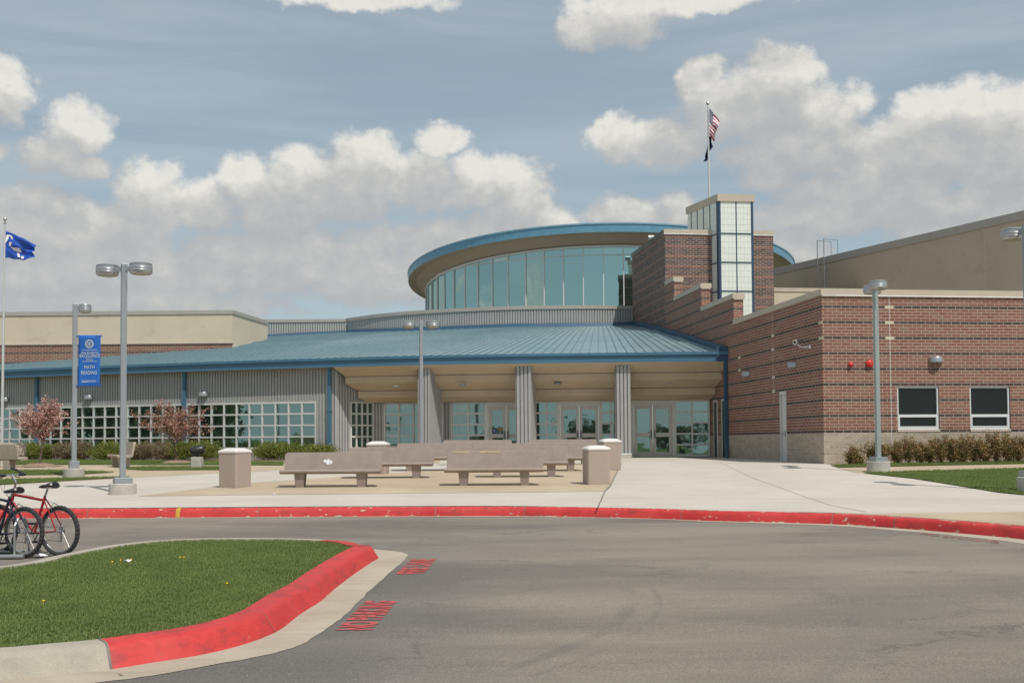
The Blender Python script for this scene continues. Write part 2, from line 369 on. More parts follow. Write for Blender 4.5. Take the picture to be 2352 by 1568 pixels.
# ------------------------------------------------------------------ polygons draped on the ground
def catmull(P, n=8, closed=False):
    out=[]; N=len(P); P=[Vector((p[0],p[1])) for p in P]
    for i in range(N if closed else N-1):
        def g(k):
            if closed: return P[k%N]
            if k<0: return P[0]*2-P[1]
            if k>=N: return P[-1]*2-P[-2]
            return P[k]
        p0,p1,p2,p3=g(i-1),g(i),g(i+1),g(i+2)
        t0=0; t1=t0+max(1e-4,(p1-p0).length)**.5; t2=t1+max(1e-4,(p2-p1).length)**.5; t3=t2+max(1e-4,(p3-p2).length)**.5
        for j in range(n):
            t=t1+(t2-t1)*j/n
            A1=p0*((t1-t)/(t1-t0))+p1*((t-t0)/(t1-t0)); A2=p1*((t2-t)/(t2-t1))+p2*((t-t1)/(t2-t1)); A3=p2*((t3-t)/(t3-t2))+p3*((t-t2)/(t3-t2))
            B1=A1*((t2-t)/(t2-t0))+A2*((t-t0)/(t2-t0)); B2=A2*((t3-t)/(t3-t1))+A3*((t-t1)/(t3-t1))
            C=B1*((t2-t)/(t2-t1))+B2*((t-t1)/(t2-t1)); out.append((C.x,C.y))
    if not closed: out.append((P[-1].x,P[-1].y))
    return out
def sheet(name, polys, zf, off, mat, kind='structure', label=None, cat=None, breaks=None, smooth=False):
    bm=bmesh.new()
    for poly in polys:
        vs=[bm.verts.new((p[0],p[1],0)) for p in poly]
        f=bm.faces.new(vs); 
    bmesh.ops.triangulate(bm,faces=bm.faces)
    ys=breaks if breaks is not None else [a for a,_ in ZT]
    for y in ys:
        bmesh.ops.bisect_plane(bm,geom=bm.verts[:]+bm.edges[:]+bm.faces[:],plane_co=(0,y,0),plane_no=(0,1,0),dist=1e-5)
    for v in bm.verts: v.co.z=zf(v.co.y)+off
    for f in bm.faces:
        if f.normal.z<0: f.normal_flip()
    bmesh.ops.recalc_face_normals(bm,faces=bm.faces)
    if sum(f.normal.z for f in bm.faces)<0: bmesh.ops.reverse_faces(bm,faces=bm.faces)
    me=bpy.data.meshes.new(name); bm.to_mesh(me); bm.free(); me.materials.append(mat)
    o=bpy.data.objects.new(name,me); COL.objects.link(o); tag(o,label,cat,None,kind); return o
G2=lambda pts: [tuple(gnd(x,y)[:2]) for x,y in pts]
Rd=lambda pts,off=0: [tuple(road(x,y,off)[:2]) for x,y in pts]
def normals2(P):
    out=[]
    for i in range(len(P)):
        a=Vector(P[max(0,i-1)][:2]); b=Vector(P[min(len(P)-1,i+1)][:2]); d=(b-a).normalized(); out.append(Vector((-d.y,d.x)))
    return out   # left of travel
def sweep(name, path, prof, zf, mats, matf=None, side=1, parent=None):
    mb=MB(); ns=normals2(path); L=0; rows=[]
    tot=[0]
    for a,b in zip(prof,prof[1:]): tot.append(tot[-1]+math.hypot(b[0]-a[0],b[1]-a[1]))
    for i,p in enumerate(path):
        if i: L+=(Vector(p[:2])-Vector(path[i-1][:2])).length
        z=zf(p[1]); rows.append((L,[(p[0]+ns[i].x*o*side,p[1]+ns[i].y*o*side,z+h) for o,h in prof]))
    for i in range(len(rows)-1):
        (la,a),(lb,b)=rows[i],rows[i+1]; m=matf(la,path[i]) if matf else 0
        for k in range(len(prof)-1):
            va,vb=tot[k]/tot[-1],tot[k+1]/tot[-1]
            q=[a[k],b[k],b[k+1],a[k+1]]; u=[(la,va),(lb,va),(lb,vb),(la,vb)]
            if side<0: q.reverse(); u.reverse()
            mb.face(q,m,u)
    return mb.build(name,mats,parent,smooth=True)
# ================================================================== SETTING
far_b=[(-260,1197),(0,1191),(200,1190),(400,1188.5),(800,1186),(1176,1185),(1320,1187),(1500,1191),(1628,1196),(1790,1200),(1935,1205),(2110,1217),(2230,1227),(2352,1239),(2450,1252)]
kp=Rd(far_b)
kp=[(-60,kp[0][1]+1.5),(-22,kp[0][1]+.25)]+kp+[(kp[-1][0]+.9,kp[-1][1]-1.2),(kp[-1][0]+1.9,kp[-1][1]-3.2),(kp[-1][0]+2.3,kp[-1][1]-6),(kp[-1][0]+1.8,kp[-1][1]-10),(kp[-1][0]+.5,kp[-1][1]-15),(kp[-1][0],kp[-1][1]-30)]
KP=catmull(kp,6)
base=sheet('ground',[[(-400,-300),(400,-300),(400,600),(-400,600)]],lambda Y:(Zr(Y)-.12 if Y<=22 else Zp(Y)-.12),0,M['lawn'],breaks=[0,5,10,15,19,22,24]+[a for a,_ in ZT if a>24])
rd=sheet('road',[[(-60,-45),(14,-45)]+list(reversed([p for p in KP]))],Zr,0,M['asphalt'],breaks=[0,10])
kprof=[(-.005,-.02),(0,.006),(.012,.05),(.03,.115),(.05,.148),(.08,.166),(.12,.172),(.27,.172),(.28,.05)]
sweep('kerb',KP,kprof,lambda Y:Zr(Y),[M['kerb_red'],M['kerb_conc']],lambda L,p:(1 if p[0]<-25 else 0))['kind']='structure'
# gutter pan in front of the far kerb
ns=normals2(KP); inner=[]; outer=[]
for p,n in zip(KP,ns):
    w=.13+max(0,min(1,(p[0]-3)/5))*.30
    inner.append((p[0]+n.x*.02,p[1]+n.y*.02)); outer.append((p[0]-n.x*w,p[1]-n.y*w+.015*sin(p[0]*5)))
sheet('gutter',[inner+list(reversed(outer))],Zr,.004,M['gutter'],breaks=[0,10])
# plaza: from the back of the kerb to the building
backk=[(p[0]+n.x*.275,p[1]+n.y*.275) for p,n in zip(KP,ns)]
def Zplz(Y): return max(Zp(Y), Zr(Y)+.165) if Y>15 else Zr(Y)+.168
mx=[p for p in backk]
sheet('plaza',[[(60,-45),(60,75),(-60,75)]+mx],Zplz,0,M['conc'],breaks=[0,5,10,13,15,15.7,17]+[a for a,_ in ZT if a>16])
def gs(pts): return G2(pts)
sheet('bench_terrace',[gs([(318,1139),(574,1108.5),(809,1093),(950,1082),(1100,1072),(1250,1067),(1429,1063.5),(1426,1070),(1402,1115),(1389,1128.5),(1100,1131),(800,1134)])],Zplz,.004,M['tan'])
sheet('path',[gs([(-500,1135),(-200,1122),(0,1114),(303,1097),(505,1086),(632,1080.5),(720,1074),(860,1069),(1010,1063),(1010,1052),(-500,1052)])],Zplz,.004,M['tan'])
sheet('verge_pavement',[gs([(2007,1178.3),(2180,1176.5),(2352,1175),(2700,1174)])+[backk_p for backk_p in reversed([p for p in backk if p[1]>13.0 and p[0]>4.6])]],Zplz,.004,M['tan'])
sheet('side_path',[gs([(1925,1074.5),(2100,1070.5),(2352,1065.5),(2800,1060),(2800,1068),(2352,1076),(2200,1080),(1967,1085.8)])],Zplz,.006,M['tan'])
# joints in the concrete
jm=MB()
def joint(a,b,w=.012,wob=0.0):
    a=gnd(*a);b=gnd(*b);d=(b-a); n=max(2,int(d.length/.6)); q=Vector((-d.y,d.x,0)).normalized()*w
    pts=[]
    for i in range(n+1):
        p=a+d*(i/n); 
        if wob: p=p+q*random.uniform(-wob,wob)
        pts.append((p.x,p.y))
    for p0,p1 in zip(pts,pts[1:]):
        jm.face([(p0[0]-q.x,p0[1]-q.y,Zplz(p0[1])+.009),(p1[0]-q.x,p1[1]-q.y,Zplz(p1[1])+.009),(p1[0]+q.x,p1[1]+q.y,Zplz(p1[1])+.009),(p0[0]+q.x,p0[1]+q.y,Zplz(p0[1])+.009)])
joint((1372,1167),(1389,1128.5),.014,.3); joint((1389,1128.5),(1402,1115),.02,.4); joint((1402,1115),(1428,1064),.018,.4)
joint((1398,1143.5),(2352,1148),.008); joint((1389,1163),(1560,1158),.006); joint((1990,1176),(1900,1158),.01,.4); joint((1900,1158),(1730,1098),.006,.4)
joint((1730,1098),(1650,1062),.005,.4); joint((1410,1110),(2250,1125),.004); joint((1420,1085),(2010,1092),.004)
joint((0,1147),(1370,1150),.004); joint((1395,1128.5),(318,1139),.006)
for y in (1119,1104,1090): joint((640,y+1),(1400,y-2),.005)
jm.build('pavement_joint',M['joint'])['kind']='structure'
# island
nearb=[(0,1562.6),(130,1550),(255,1537),(349,1522),(456.6,1505),(553,1482),(631.6,1452.5),(689,1410.6),(737,1380),(769,1352),(815.5,1316.6),(850,1293),(868,1279.5)]
fart=[(849,1248),(820,1241.2),(766,1236.5),(632,1232.5),(403,1235),(268.6,1246),(172,1261),(107,1274),(0,1295)]
nb=Rd(nearb); ft=Rd(fart,.165)
isl=[(-14,5.9),(-7,6.5),(-4.4,6.9)]+nb+ft+[(ft[-1][0]-2.2,ft[-1][1]-1.9),(-11.5,9.2),(-14.5,8)]
ISL=catmull(isl,6,True); ISL.append(ISL[0])
ncut=Rd([(250,1537)])[0]; fcut=Rd([(772,1236.8)],.165)[0]; tipy=ft[0]
def ikm(L,p):
    x,y=p[0],p[1]
    near = y < 9.5+ (x+5)*.9
    if near: return 0 if x>ncut[0] else 1
    return 0 if x>fcut[0] else 1
iprof=[(-.012,-.01),(0,.008),(.035,.06),(.07,.12),(.09,.145),(.12,.16),(.16,.165),(.30,.165),(.31,.03)]
sweep('island_kerb',ISL,iprof,Zr,[M['kerb_red_near'],M['kerb_conc']],ikm)['kind']='structure'
ins=normals2(ISL)
gin=[(p[0]+n.x*.29,p[1]+n.y*.29) for p,n in zip(ISL[:-1],ins)]
island_soil=sheet('island_soil',[gin],lambda Y:Zr(Y)+.15,0,M['lawn'],breaks=[])
gut=Rd([(-60,1590),(215,1568),(349,1552),(483.5,1527.7),(631.6,1499.5),(689,1480.7),(723,1462),(774.5,1427.7),(808.7,1397),(851.4,1354),(894,1316.6),(930,1284),(936,1275),(926,1269),(900,1265),(862,1261)])
gutc=catmull(gut,5); innerg=[(p[0]+n.x*.03,p[1]+n.y*.03) for p,n in zip(ISL,ins)]
i0=min(range(len(ISL)),key=lambda i:(Vector(ISL[i][:2])-Vector(nb[0])).length); i1=min(range(len(ISL)),key=lambda i:(Vector(ISL[i][:2])-Vector(ft[1])).length)
gutc=[(p[0]+random.uniform(-.01,.01),p[1]+random.uniform(-.01,.01)) for p in gutc]
sheet('island_gutter',[gutc+list(reversed(innerg[i0:i1+1]))],Zr,.004,M['gutter'],breaks=[])
# dark joint where the painted kerb starts, and cross joints in the gutter pan
jj=MB()
def kjoint(idx,prof,path,nn,w=.008,extra=0):
    p=Vector(path[idx][:2]); n=nn[idx]; t=Vector((n.y,-n.x)); z=Zr(p.y)
    pr=[(o-.004,h+.004) for o,h in prof[:-1]]
    if extra: pr=[(-extra,.007)]+pr
    for a,b in zip(pr,pr[1:]):
        A=p+n*a[0]; B=p+n*b[0]
        jj.face([(A.x-t.x*w,A.y-t.y*w,z+a[1]),(A.x+t.x*w,A.y+t.y*w,z+a[1]),(B.x+t.x*w,B.y+t.y*w,z+b[1]),(B.x-t.x*w,B.y-t.y*w,z+b[1])])
near_i=lambda P,path: min(range(len(path)),key=lambda i:(Vector(path[i][:2])-Vector(P)).length)
kjoint(near_i(ncut,ISL),iprof,ISL,ins,.008,.25)
for px in [(770,1352),(631,1452)]: kjoint(near_i(Rd([px])[0],ISL),iprof,ISL,ins,.003,.5)
for x in (190,560,960,1186,1580,1904,2100): kjoint(near_i(Rd([(x,1190 if x<1600 else 1206)])[0],KP),kprof,KP,ns,.006)
jj.build('kerb_joint',M['joint'])['kind']='structure'
ym=MB()
for (xa,xb) in [(403,413)]:
    ia=near_i(Rd([(xa,1188.5)])[0],KP)
    p=Vector(Rd([(xa,1188.5)])[0]); q=Vector(Rd([(xb,1188.5)])[0]); z=Zr(p.y)
    n=ns[ia]
    for a,b in zip(kprof[1:7],kprof[2:8]):
        P=[p+n*(a[0]-.004),q+n*(a[0]-.004),q+n*(b[0]-.004),p+n*(b[0]-.004)]
        ym.face([(P[0].x,P[0].y,z+a[1]+.004),(P[1].x,P[1].y,z+a[1]+.004),(P[2].x,P[2].y,z+b[1]+.004),(P[3].x,P[3].y,z+b[1]+.004)])
ym.build('kerb_paint_mark',M['yellow'])['kind']='structure'
# ------------------------------------------------------------------ lettering
def text_mesh(body, bold=0.0, res=3):
    cu=bpy.data.curves.new('txt','FONT'); cu.body=body; cu.size=1; cu.offset=bold; cu.resolution_u=res
    o=bpy.data.objects.new('txt',cu); COL.objects.link(o); bpy.context.view_layer.update()
    dg=bpy.context.evaluated_depsgraph_get(); me=bpy.data.meshes.new_from_object(o.evaluated_get(dg))
    vs=[v.co.copy() for v in me.vertices]; fs=[tuple(p.vertices) for p in me.polygons]
    bpy.data.objects.remove(o); x0=min(v.x for v in vs);x1=max(v.x for v in vs);y0=min(v.y for v in vs);y1=max(v.y for v in vs)
    return [((v.x-x0)/(x1-x0),(v.y-y0)/(y1-y0)) for v in vs],fs,(x1-x0)/(y1-y0)
def z5(zx,zy): return ((1200+zx/3.36)/1.7415,(2150+zy/3.36)/1.7415)
def road_text(body, b0, b1, t0, t1, name, mat):
    B0,B1,T0,T1=[Vector(Rd([p])[0]) for p in (b0,b1,t0,t1)]
    vs,fs,_=text_mesh(body,.035); mb=MB(); pts=[]
    for u,v in vs:
        p=(B0*(1-u)+B1*u)*(1-v)+(T0*(1-u)+T1*u)*v; pts.append((p.x,p.y,Zr(p.y)+.005))
    mb.raw(pts,fs); o=mb.build(name,mat); o['kind']='structure'; return o
road_text('NO PARKING',z5(985,1240),z5(1312,852),z5(465,1248),z5(880,848),'road_lettering',M['roadpaint'])
road_text('FIRE LANE',z5(1665,482),z5(1832,288),z5(1285,492),z5(1492,288),'road_lettering',M['roadpaint'])
road_text('NO PARKING',(2122,1224),(2292,1242),(2108,1227),(2296,1249),'road_lettering',M['roadpaint_faint'])
# ================================================================== SCHOOL BUILDING
BO=Vector((0,45,.9))
SB=empty('school_building',BO,'low brick and grey metal school with blue canopy roof and round glass drum','building')
def part(mb,name,mats,parent=None,**k):
    o=mb.build(name,mats,parent or SB,**k)
    if parent is None or parent is SB: o.location=-BO
    return o
SD=Vector((-.1207,.9927)); TD=Vector((.9927,.1207)); A=Vector((10.10,35.3))
def P2(P,D,s,off=0):  # point along line, off = to the outside
    N=Vector((-D.y,D.x)); q=Vector(P)+Vector(D)*s+N*off; return q
def V3(p,z): return Vector((p.x,p.y,z))
def wallgrid(mb,P,D,L,z0,z1,opens=(),side=1,depth=.15,m=0,u0=0,v0=1.84,mrev=None,Ls=0.0):
    """vertical wall face from P along D; side=+1 outside is left of D"""
    N=Vector((-D.y,D.x))*side
    us=sorted({Ls,L,*[o[0] for o in opens],*[o[1] for o in opens]}); zs=sorted({z0,z1,*[o[2] for o in opens],*[o[3] for o in opens]})
    us=[u for u in us if Ls<=u<=L]; zs=[z for z in zs if z0<=z<=z1]
    def pt(u,z,o=0): q=Vector(P)+D*u+N*o; return (q.x,q.y,z)
    for ua,ub in zip(us,us[1:]):
        for za,zb in zip(zs,zs[1:]):
            if any(o[0]-1e-6<=ua and ub<=o[1]+1e-6 and o[2]-1e-6<=za and zb<=o[3]+1e-6 for o in opens): continue
            q=[pt(ua,za),pt(ub,za),pt(ub,zb),pt(ua,zb)]; t=[(ua+u0,za-v0),(ub+u0,za-v0),(ub+u0,zb-v0),(ua+u0,zb-v0)]
            if side>0: q.reverse(); t.reverse()
            mb.face(q,m,t)
    for (a,b,c,d) in [o[:4] for o in opens]:
        mr=m if mrev is None else mrev
        for q in ([pt(a,c),pt(a,d),pt(a,d,-depth),pt(a,c,-depth)],[pt(b,c),pt(b,d),pt(b,d,-depth),pt(b,c,-depth)],[pt(a,c),pt(b,c),pt(b,c,-depth),pt(a,c,-depth)],[pt(a,d),pt(b,d),pt(b,d,-depth),pt(a,d,-depth)]):
            mb.face(q,mr,[(0,0),(.1,0),(.1,.1),(0,.1)])
def barbox(mb,P,D,u0,u1,z0,z1,o0,o1,side=1,m=0):
    N=Vector((-D.y,D.x))*side; q=Vector(P)+D*u0+N*o0
    mb.obox((q.x,q.y,z0),(D.x*(u1-u0),D.y*(u1-u0),0),(N.x*(o1-o0),N.y*(o1-o0),0),(0,0,z1-z0),m)
ZB=1.84
# front brick wall (faces the camera; outside is right of +TD => side -1)
W1=(2.53,3.98,1.94,3.36); W2=(5.05,6.47,1.94,3.36); W3=(9.2,10.6,1.94,3.36)
mb=MB(); wallgrid(mb,A,TD,22,ZB,6.33,[W1,W2,W3],-1,.12,0,.10)
wallgrid(mb,A,TD,22,.5,ZB,(),-1,.1,1,.10)
ujoint=linex(2047,A,TD)
part(mb,'front_brick_wall',[M['brick'],M['block']])
mb=MB(); 
for k in (6,7,8):
    zc=ZB+.1016*5*k-0.0; mb=MB(); barbox(mb,A,TD,ujoint-.15,ujoint+.15,zc+.004,zc+.0976,-.01,.004,-1); part(mb,'accent_block',M['stucco_light'])
mb=MB()
barbox(mb,A,TD,ujoint-.006,ujoint+.006,1.4,6.33,-.01,.005,-1,1)
part(mb,'control_joint',[M['stucco_light'],M['flash_white']])
# soldier sills
for w in (W1,W2):
    mb=MB(); n=14
    for i in range(n):
        ua=w[0]+(w[1]-w[0])*i/n; barbox(mb,A,TD,ua+.005,ua+(w[1]-w[0])/n-.005,1.865,1.945,-.1,.018,-1)
    barbox(mb,A,TD,w[0],w[1],1.868,1.94,-.1,.008,-1,1)
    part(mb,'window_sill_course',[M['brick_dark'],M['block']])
def sash(parent_pts,D,w,side,name='window',split=None,glass='glass_dark',frame='frame_white',P=A,cols=1,inset=.07,fw=.06,label=None):
    mb=MB(); a,b,c,d=w
    barbox(mb,P,D,a,b,c,c+fw*1.3,-inset-.05,-inset+.03,side); barbox(mb,P,D,a,b,d-fw,d,-inset-.05,-inset+.03,side)
    barbox(mb,P,D,a,a+fw,c+fw*1.3,d-fw,-inset-.05,-inset+.03,side); barbox(mb,P,D,b-fw,b,c+fw*1.3,d-fw,-inset-.05,-inset+.03,side)
    if split: 
        barbox(mb,P,D,a+fw,b-fw,split-.045,split+.045,-inset-.045,-inset+.035,side)
        for (x0,x1,y0,y1) in ((a+fw,a+fw+.035,c+fw*1.3,split-.045),(b-fw-.035,b-fw,c+fw*1.3,split-.045),(a+fw+.035,b-fw-.035,c+fw*1.3,c+fw*1.3+.03)):
            barbox(mb,P,D,x0,x1,y0,y1,-inset-.045,-inset+.04,side)
    fo=part(mb,name,M[frame])
    if label: fo['label']=label
    g=MB(); N=Vector((-D.y,D.x))*side
    def pt(u,z): q=Vector(P)+D*u-N*(inset+.03); return (q.x,q.y,z)
    q=[pt(a+fw*.5,c+.02),pt(b-fw*.5,c+.02),pt(b-fw*.5,d-.02),pt(a+fw*.5,d-.02)]
    if side>0: q.reverse()
    g.face(q); go=g.build('pane',M[glass],fo)
    return fo
for w in (W1,W2,W3): sash(None,TD,w,-1,split=2.39)
# side wall (faces left; outside is left of +SD => side +1)
steps=[(0,8.86,6.33),(8.86,13.3,7.40),(13.3,17.8,8.46),(17.8,19.4,9.44)]
dz=(3.22,3.84)
DOOR=(dz[0],dz[1],.8,3.36)
mb=MB()
for (a,b,zt) in steps:
    ops=[DOOR] if a==0 else []
    wallgrid(mb,A,SD,b,ZB,zt,[(DOOR[0],DOOR[1],ZB,DOOR[3])] if a==0 else [],1,.14,0,0,Ls=a)
    wallgrid(mb,A,SD,b,.5,ZB,[(DOOR[0],DOOR[1],.5,ZB)] if a==0 else [],1,.14,1,0,Ls=a)
    # wall ends facing the camera at each step, and inner side
    if a>0:
        q=P2(A,SD,a); wallgrid(mb,q,TD,.42,5.5,zt,(),-1,.1,0,.05)
    q=P2(A,SD,a,-.42); 
    if a>0: wallgrid(mb,q,SD,b-a,5.5,zt,(),-1,.1,0,.05)
part(mb,'side_brick_wall',[M['brick'],M['block']])
mb=MB()
for uu,ks in ((linex(1777.5,A,SD),(3,4,6,7)),(.12,(6,7)),(linex(1700,A,SD),(5,6))):
    for k in ks:
        zc=ZB+.1016*5*k; mb=MB(); barbox(mb,A,SD,uu-.15,uu+.15,zc+.004,zc+.0976,-.01,.004,1); part(mb,'accent_block',M['stucco_light'])
mb=MB(); u=linex(1777.5,A,SD); barbox(mb,A,SD,u-.008,u+.008,3.0,6.33,-.01,.005,1); part(mb,'control_joint',M['stucco_light'])
# side door
mb=MB(); barbox(mb,A,SD,dz[0]+.0,dz[0]+.05,.8,3.30,-.12,.02,1); barbox(mb,A,SD,dz[1]-.05,dz[1],.8,3.30,-.12,.02,1); barbox(mb,A,SD,dz[0],dz[1],3.25,3.36,-.12,.022,1); barbox(mb,A,SD,dz[0]+.05,dz[1]-.05,.8,3.25,-.12,-.05,1)
sd=part(mb,'side_door',M['frame']); sd['label']='narrow grey steel door in the shaded brick side wall'
mb=MB(); q=P2(A,SD,dz[0]+.12,-.04); mb.tube([(q.x-.05,q.y,1.75),(q.x-.05,q.y,1.95)],.015); mb.build('handle',M['handle'],sd)
# copings
def cop(mb,P,D,a,b,z,side=1,h=.20,th=.46,m=0,white=True,over=.04):
    barbox(mb,P,D,a,b,z,z+h,-th,over,side,m)
    if white: barbox(mb,P,D,a,b,z-.035,z-.001,-.02,over+.015,side,1)
mb=MB()
for (a,b,zt) in steps: cop(mb,A,SD,a-(0.055 if a else .06),b if zt<9 else b,zt,1,.20,.47,0,False)
part(mb,'side_coping',[M['coping'],M['flash_white']])
mb=MB(); cop(mb,A,TD,.005,22,6.333,-1,.198,.47); part(mb,'front_coping',[M['coping'],M['flash_white']])
for (a,b,zt) in steps[1:]:
    mb=MB(); q=P2(A,SD,a); cop(mb,q,TD,.004,.44,zt-.05,-1,.255,.05,0,False,.062)
    part(mb,'step_coping',[M['coping'],M['flash_white']])
# flat roof behind the brick wing
mb=MB(); q0=P2(A,SD,.3,-.3); mb.face([V3(P2(A,SD,.3,-.3),6.2),V3(P2(A,SD,.3,-.3)+TD*22,6.2),V3(P2(A,SD,24,-.3)+TD*22,6.2),V3(P2(A,SD,24,-.3),6.2)])
part(mb,'flat_roof',M['coping_gray'])
# tall dark brick block
B0=P2(A,SD,19.4); BL=5.68; BD=7.15; ZTOP=12.08
mb=MB(); wallgrid(mb,B0,TD,BL,5.5,ZTOP,(),-1,.1,0,.2); wallgrid(mb,B0,SD,BD,4,ZTOP,(),1,.1,0,0)
B1=B0+TD*BL; wallgrid(mb,B1,SD,BD,5.5,ZTOP,(),-1,.1,0,0); B2=B0+SD*BD; wallgrid(mb,B2,TD,BL,5.5,ZTOP,(),1,.1,0,0)
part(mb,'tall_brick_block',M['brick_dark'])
mb=MB(); cop(mb,B0,TD,-.05,BL+.05,ZTOP,-1,.22,BD+.03,0,True); part(mb,'block_coping',[M['coping'],M['flash_white']])
mb=MB(); barbox(mb,B0,SD,-.0,BD,ZTOP+.002,ZTOP+.215,-.3,.05,1); part(mb,'block_side_coping',M['coping_gray'])
# translucent tower
F0=Vector(at(1651.7,600,54.2)[:2]); WT=1.79; LD=Vector((-.33,.944)).normalized(); ZT0=13.62
pts=[F0,F0+TD*WT,F0+TD*WT+LD*3.2,F0+LD*3.2]
mb=MB()
for i in range(4):
    a=pts[i]; b=pts[(i+1)%4]; mb.face([V3(a,6),V3(b,6),V3(b,ZT0),V3(a,ZT0)])
tw=part(mb,'glazed_tower',M['tan_panel'])
mb=MB()
def vbar(P,D,u,w,z0,z1,o,side,m=0): barbox(mb,P,D,u-w/2,u+w/2,z0,z1,-.02,o,side,m)
vbar(F0,TD,.05,.11,6,ZT0,.03,-1); vbar(F0,TD,WT-.05,.11,6,ZT0,.03,-1); vbar(F0,TD,WT*.51,.05,6,ZT0,.022,-1)
zs=[]; z=ZT0-1.62
while z>6: zs.append(z); z-=1.45
for z in zs: barbox(mb,F0,TD,.1,WT-.1,z-.03,z+.03,-.02,.026,-1)
for u in (.05,): barbox(mb,F0,LD,u-.05,u+.12,6,ZT0,-.02,.03,1)
for u in (.85,1.5,2.15,2.8): barbox(mb,F0,LD,u-.025,u+.025,6,ZT0,-.02,.02,1)
for z in zs: barbox(mb,F0,LD,.1,3.1,z-.03,z+.03,-.02,.024,1)
mb.build('mullion',M['frame_blue'],tw)
mb=MB()
for h in (0,1):
    ua=.1 if h==0 else WT*.51+.03; ub=WT*.51-.03 if h==0 else WT-.1
    for i in range(1,4): u=ua+(ub-ua)*i/4; barbox(mb,F0,TD,u-.006,u+.006,6,ZT0,-.01,.006,-1)
z=ZT0-.3
while z>6: barbox(mb,F0,TD,.1,WT-.1,z-.006,z+.006,-.01,.005,-1); barbox(mb,F0,LD,.12,3.1,z-.006,z+.006,-.01,.005,1); z-=.29
mb.build('glazing_bar',plain('glazing_bar_grey',(.55,.59,.56),.5),tw)
mb=MB(); off=.07
cp=[F0-TD*off-LD*off,F0+TD*(WT+off)-LD*off,F0+TD*(WT+off)+LD*(3.2+off),F0-TD*off+LD*(3.2+off)]
mb.raw([V3(p,ZT0) for p in cp]+[V3(p,ZT0+.36) for p in cp],[(0,1,2,3),(4,7,6,5),(0,4,5,1),(1,5,6,2),(2,6,7,3),(3,7,4,0)])
mb.build('tower_coping',M['coping'],tw)
# beige wall beside the block and the big gym wall behind
mb=MB(); q=Vector((13.0,57.3)); wallgrid(mb,q,TD,9,5.5,9.5,(),-1,.1); cop(mb,q,TD,0,9,9.5,-1,.2,.5,1,False)
part(mb,'low_beige_wall',[M['stucco_light'],M['coping']])
GD=Vector((-.4185,.908)); g1=Vector((23.21+2.4*.4185*4,49.4-2.4*.908*4)); 
g0=g1; GLn=28.5
zg=1.6+394*65/2500-.25
mb=MB(); wallgrid(mb,g0,GD,GLn,5.5,zg,(),1,.1); barbox(mb,g0,GD,0,GLn,zg,zg+.38,-.4,.06,1,1)
wallgrid(mb,g0,TD,20,5.5,zg,(),-1,.1)
q=g0+GD*GLn; wallgrid(mb,q,TD,20,5.5,zg,(),1,.1)
for xx in (2095,2270): u=linex(xx,g0,GD); barbox(mb,g0,GD,u-.012,u+.012,5.5,zg,-.01,.004,1,2)
part(mb,'gym_wall',[M['stucco_gym'],M['coping_gray'],M['stucco_light']])
# roof ladder
u0=linex(1907,g0,GD); mb=MB(); Ng=Vector((-GD.y,GD.x))
def gp(u,o,z): q=g0+GD*u+Ng*o; return (q.x,q.y,z)
for k in (0,1):
    uu=u0+k*.55; zt=zg+1.35
    mb.tube([gp(uu,.25,6.3),gp(uu,.25,zt)],.028,6); mb.tube([gp(uu,.25,zt),gp(uu,-.75,zt),gp(uu,-.75,zg+.3),gp(uu,.25,zg+.3)],.022,6)
    for z in (zg-.3,8.4): mb.tube([gp(uu,.25,z),gp(uu,0,z)],.03,6)
z=6.4
while z<zg+.2: mb.tube([gp(u0,.25,z),gp(u0+.55,.25,z)],.016,6); z+=.42
part(mb,'roof_ladder',M['galv'])
# ---- left two-storey beige block
LC=Vector(at(534,712,57)[:2]); zl=8.45; LW=Vector((-1,0.02)).normalized(); LS=Vector((.131,.991)).normalized()
mb=MB(); wallgrid(mb,LC,LW,30,7.0,zl,(),1,.1,0); wallgrid(mb,LC,LW,30,3.5,6.9,(),1,.1,1,0,1.84); wallgrid(mb,LC,LS,5.2,3.5,zl,(),-1,.1,2); wallgrid(mb,LC+LS*5.2,LW,30,3.5,zl,(),-1,.1,0)
barbox(mb,LC,LW,-.03,30,6.9,7.0,-.1,.06,1,2); u=linex(363,LC,LW); barbox(mb,LC,LW,u-.012,u+.012,7.0,zl,-.01,.005,1,2)
part(mb,'upper_beige_wall',[M['stucco'],M['brick'],M['stucco_light']])
mb=MB(); barbox(mb,LC,LW,-.05,30,zl,zl+.2,-.4,.05,1); barbox(mb,LC,LS,.0,5.2,zl,zl+.198,-.4,.05,-1); part(mb,'upper_coping',M['coping_gray'])
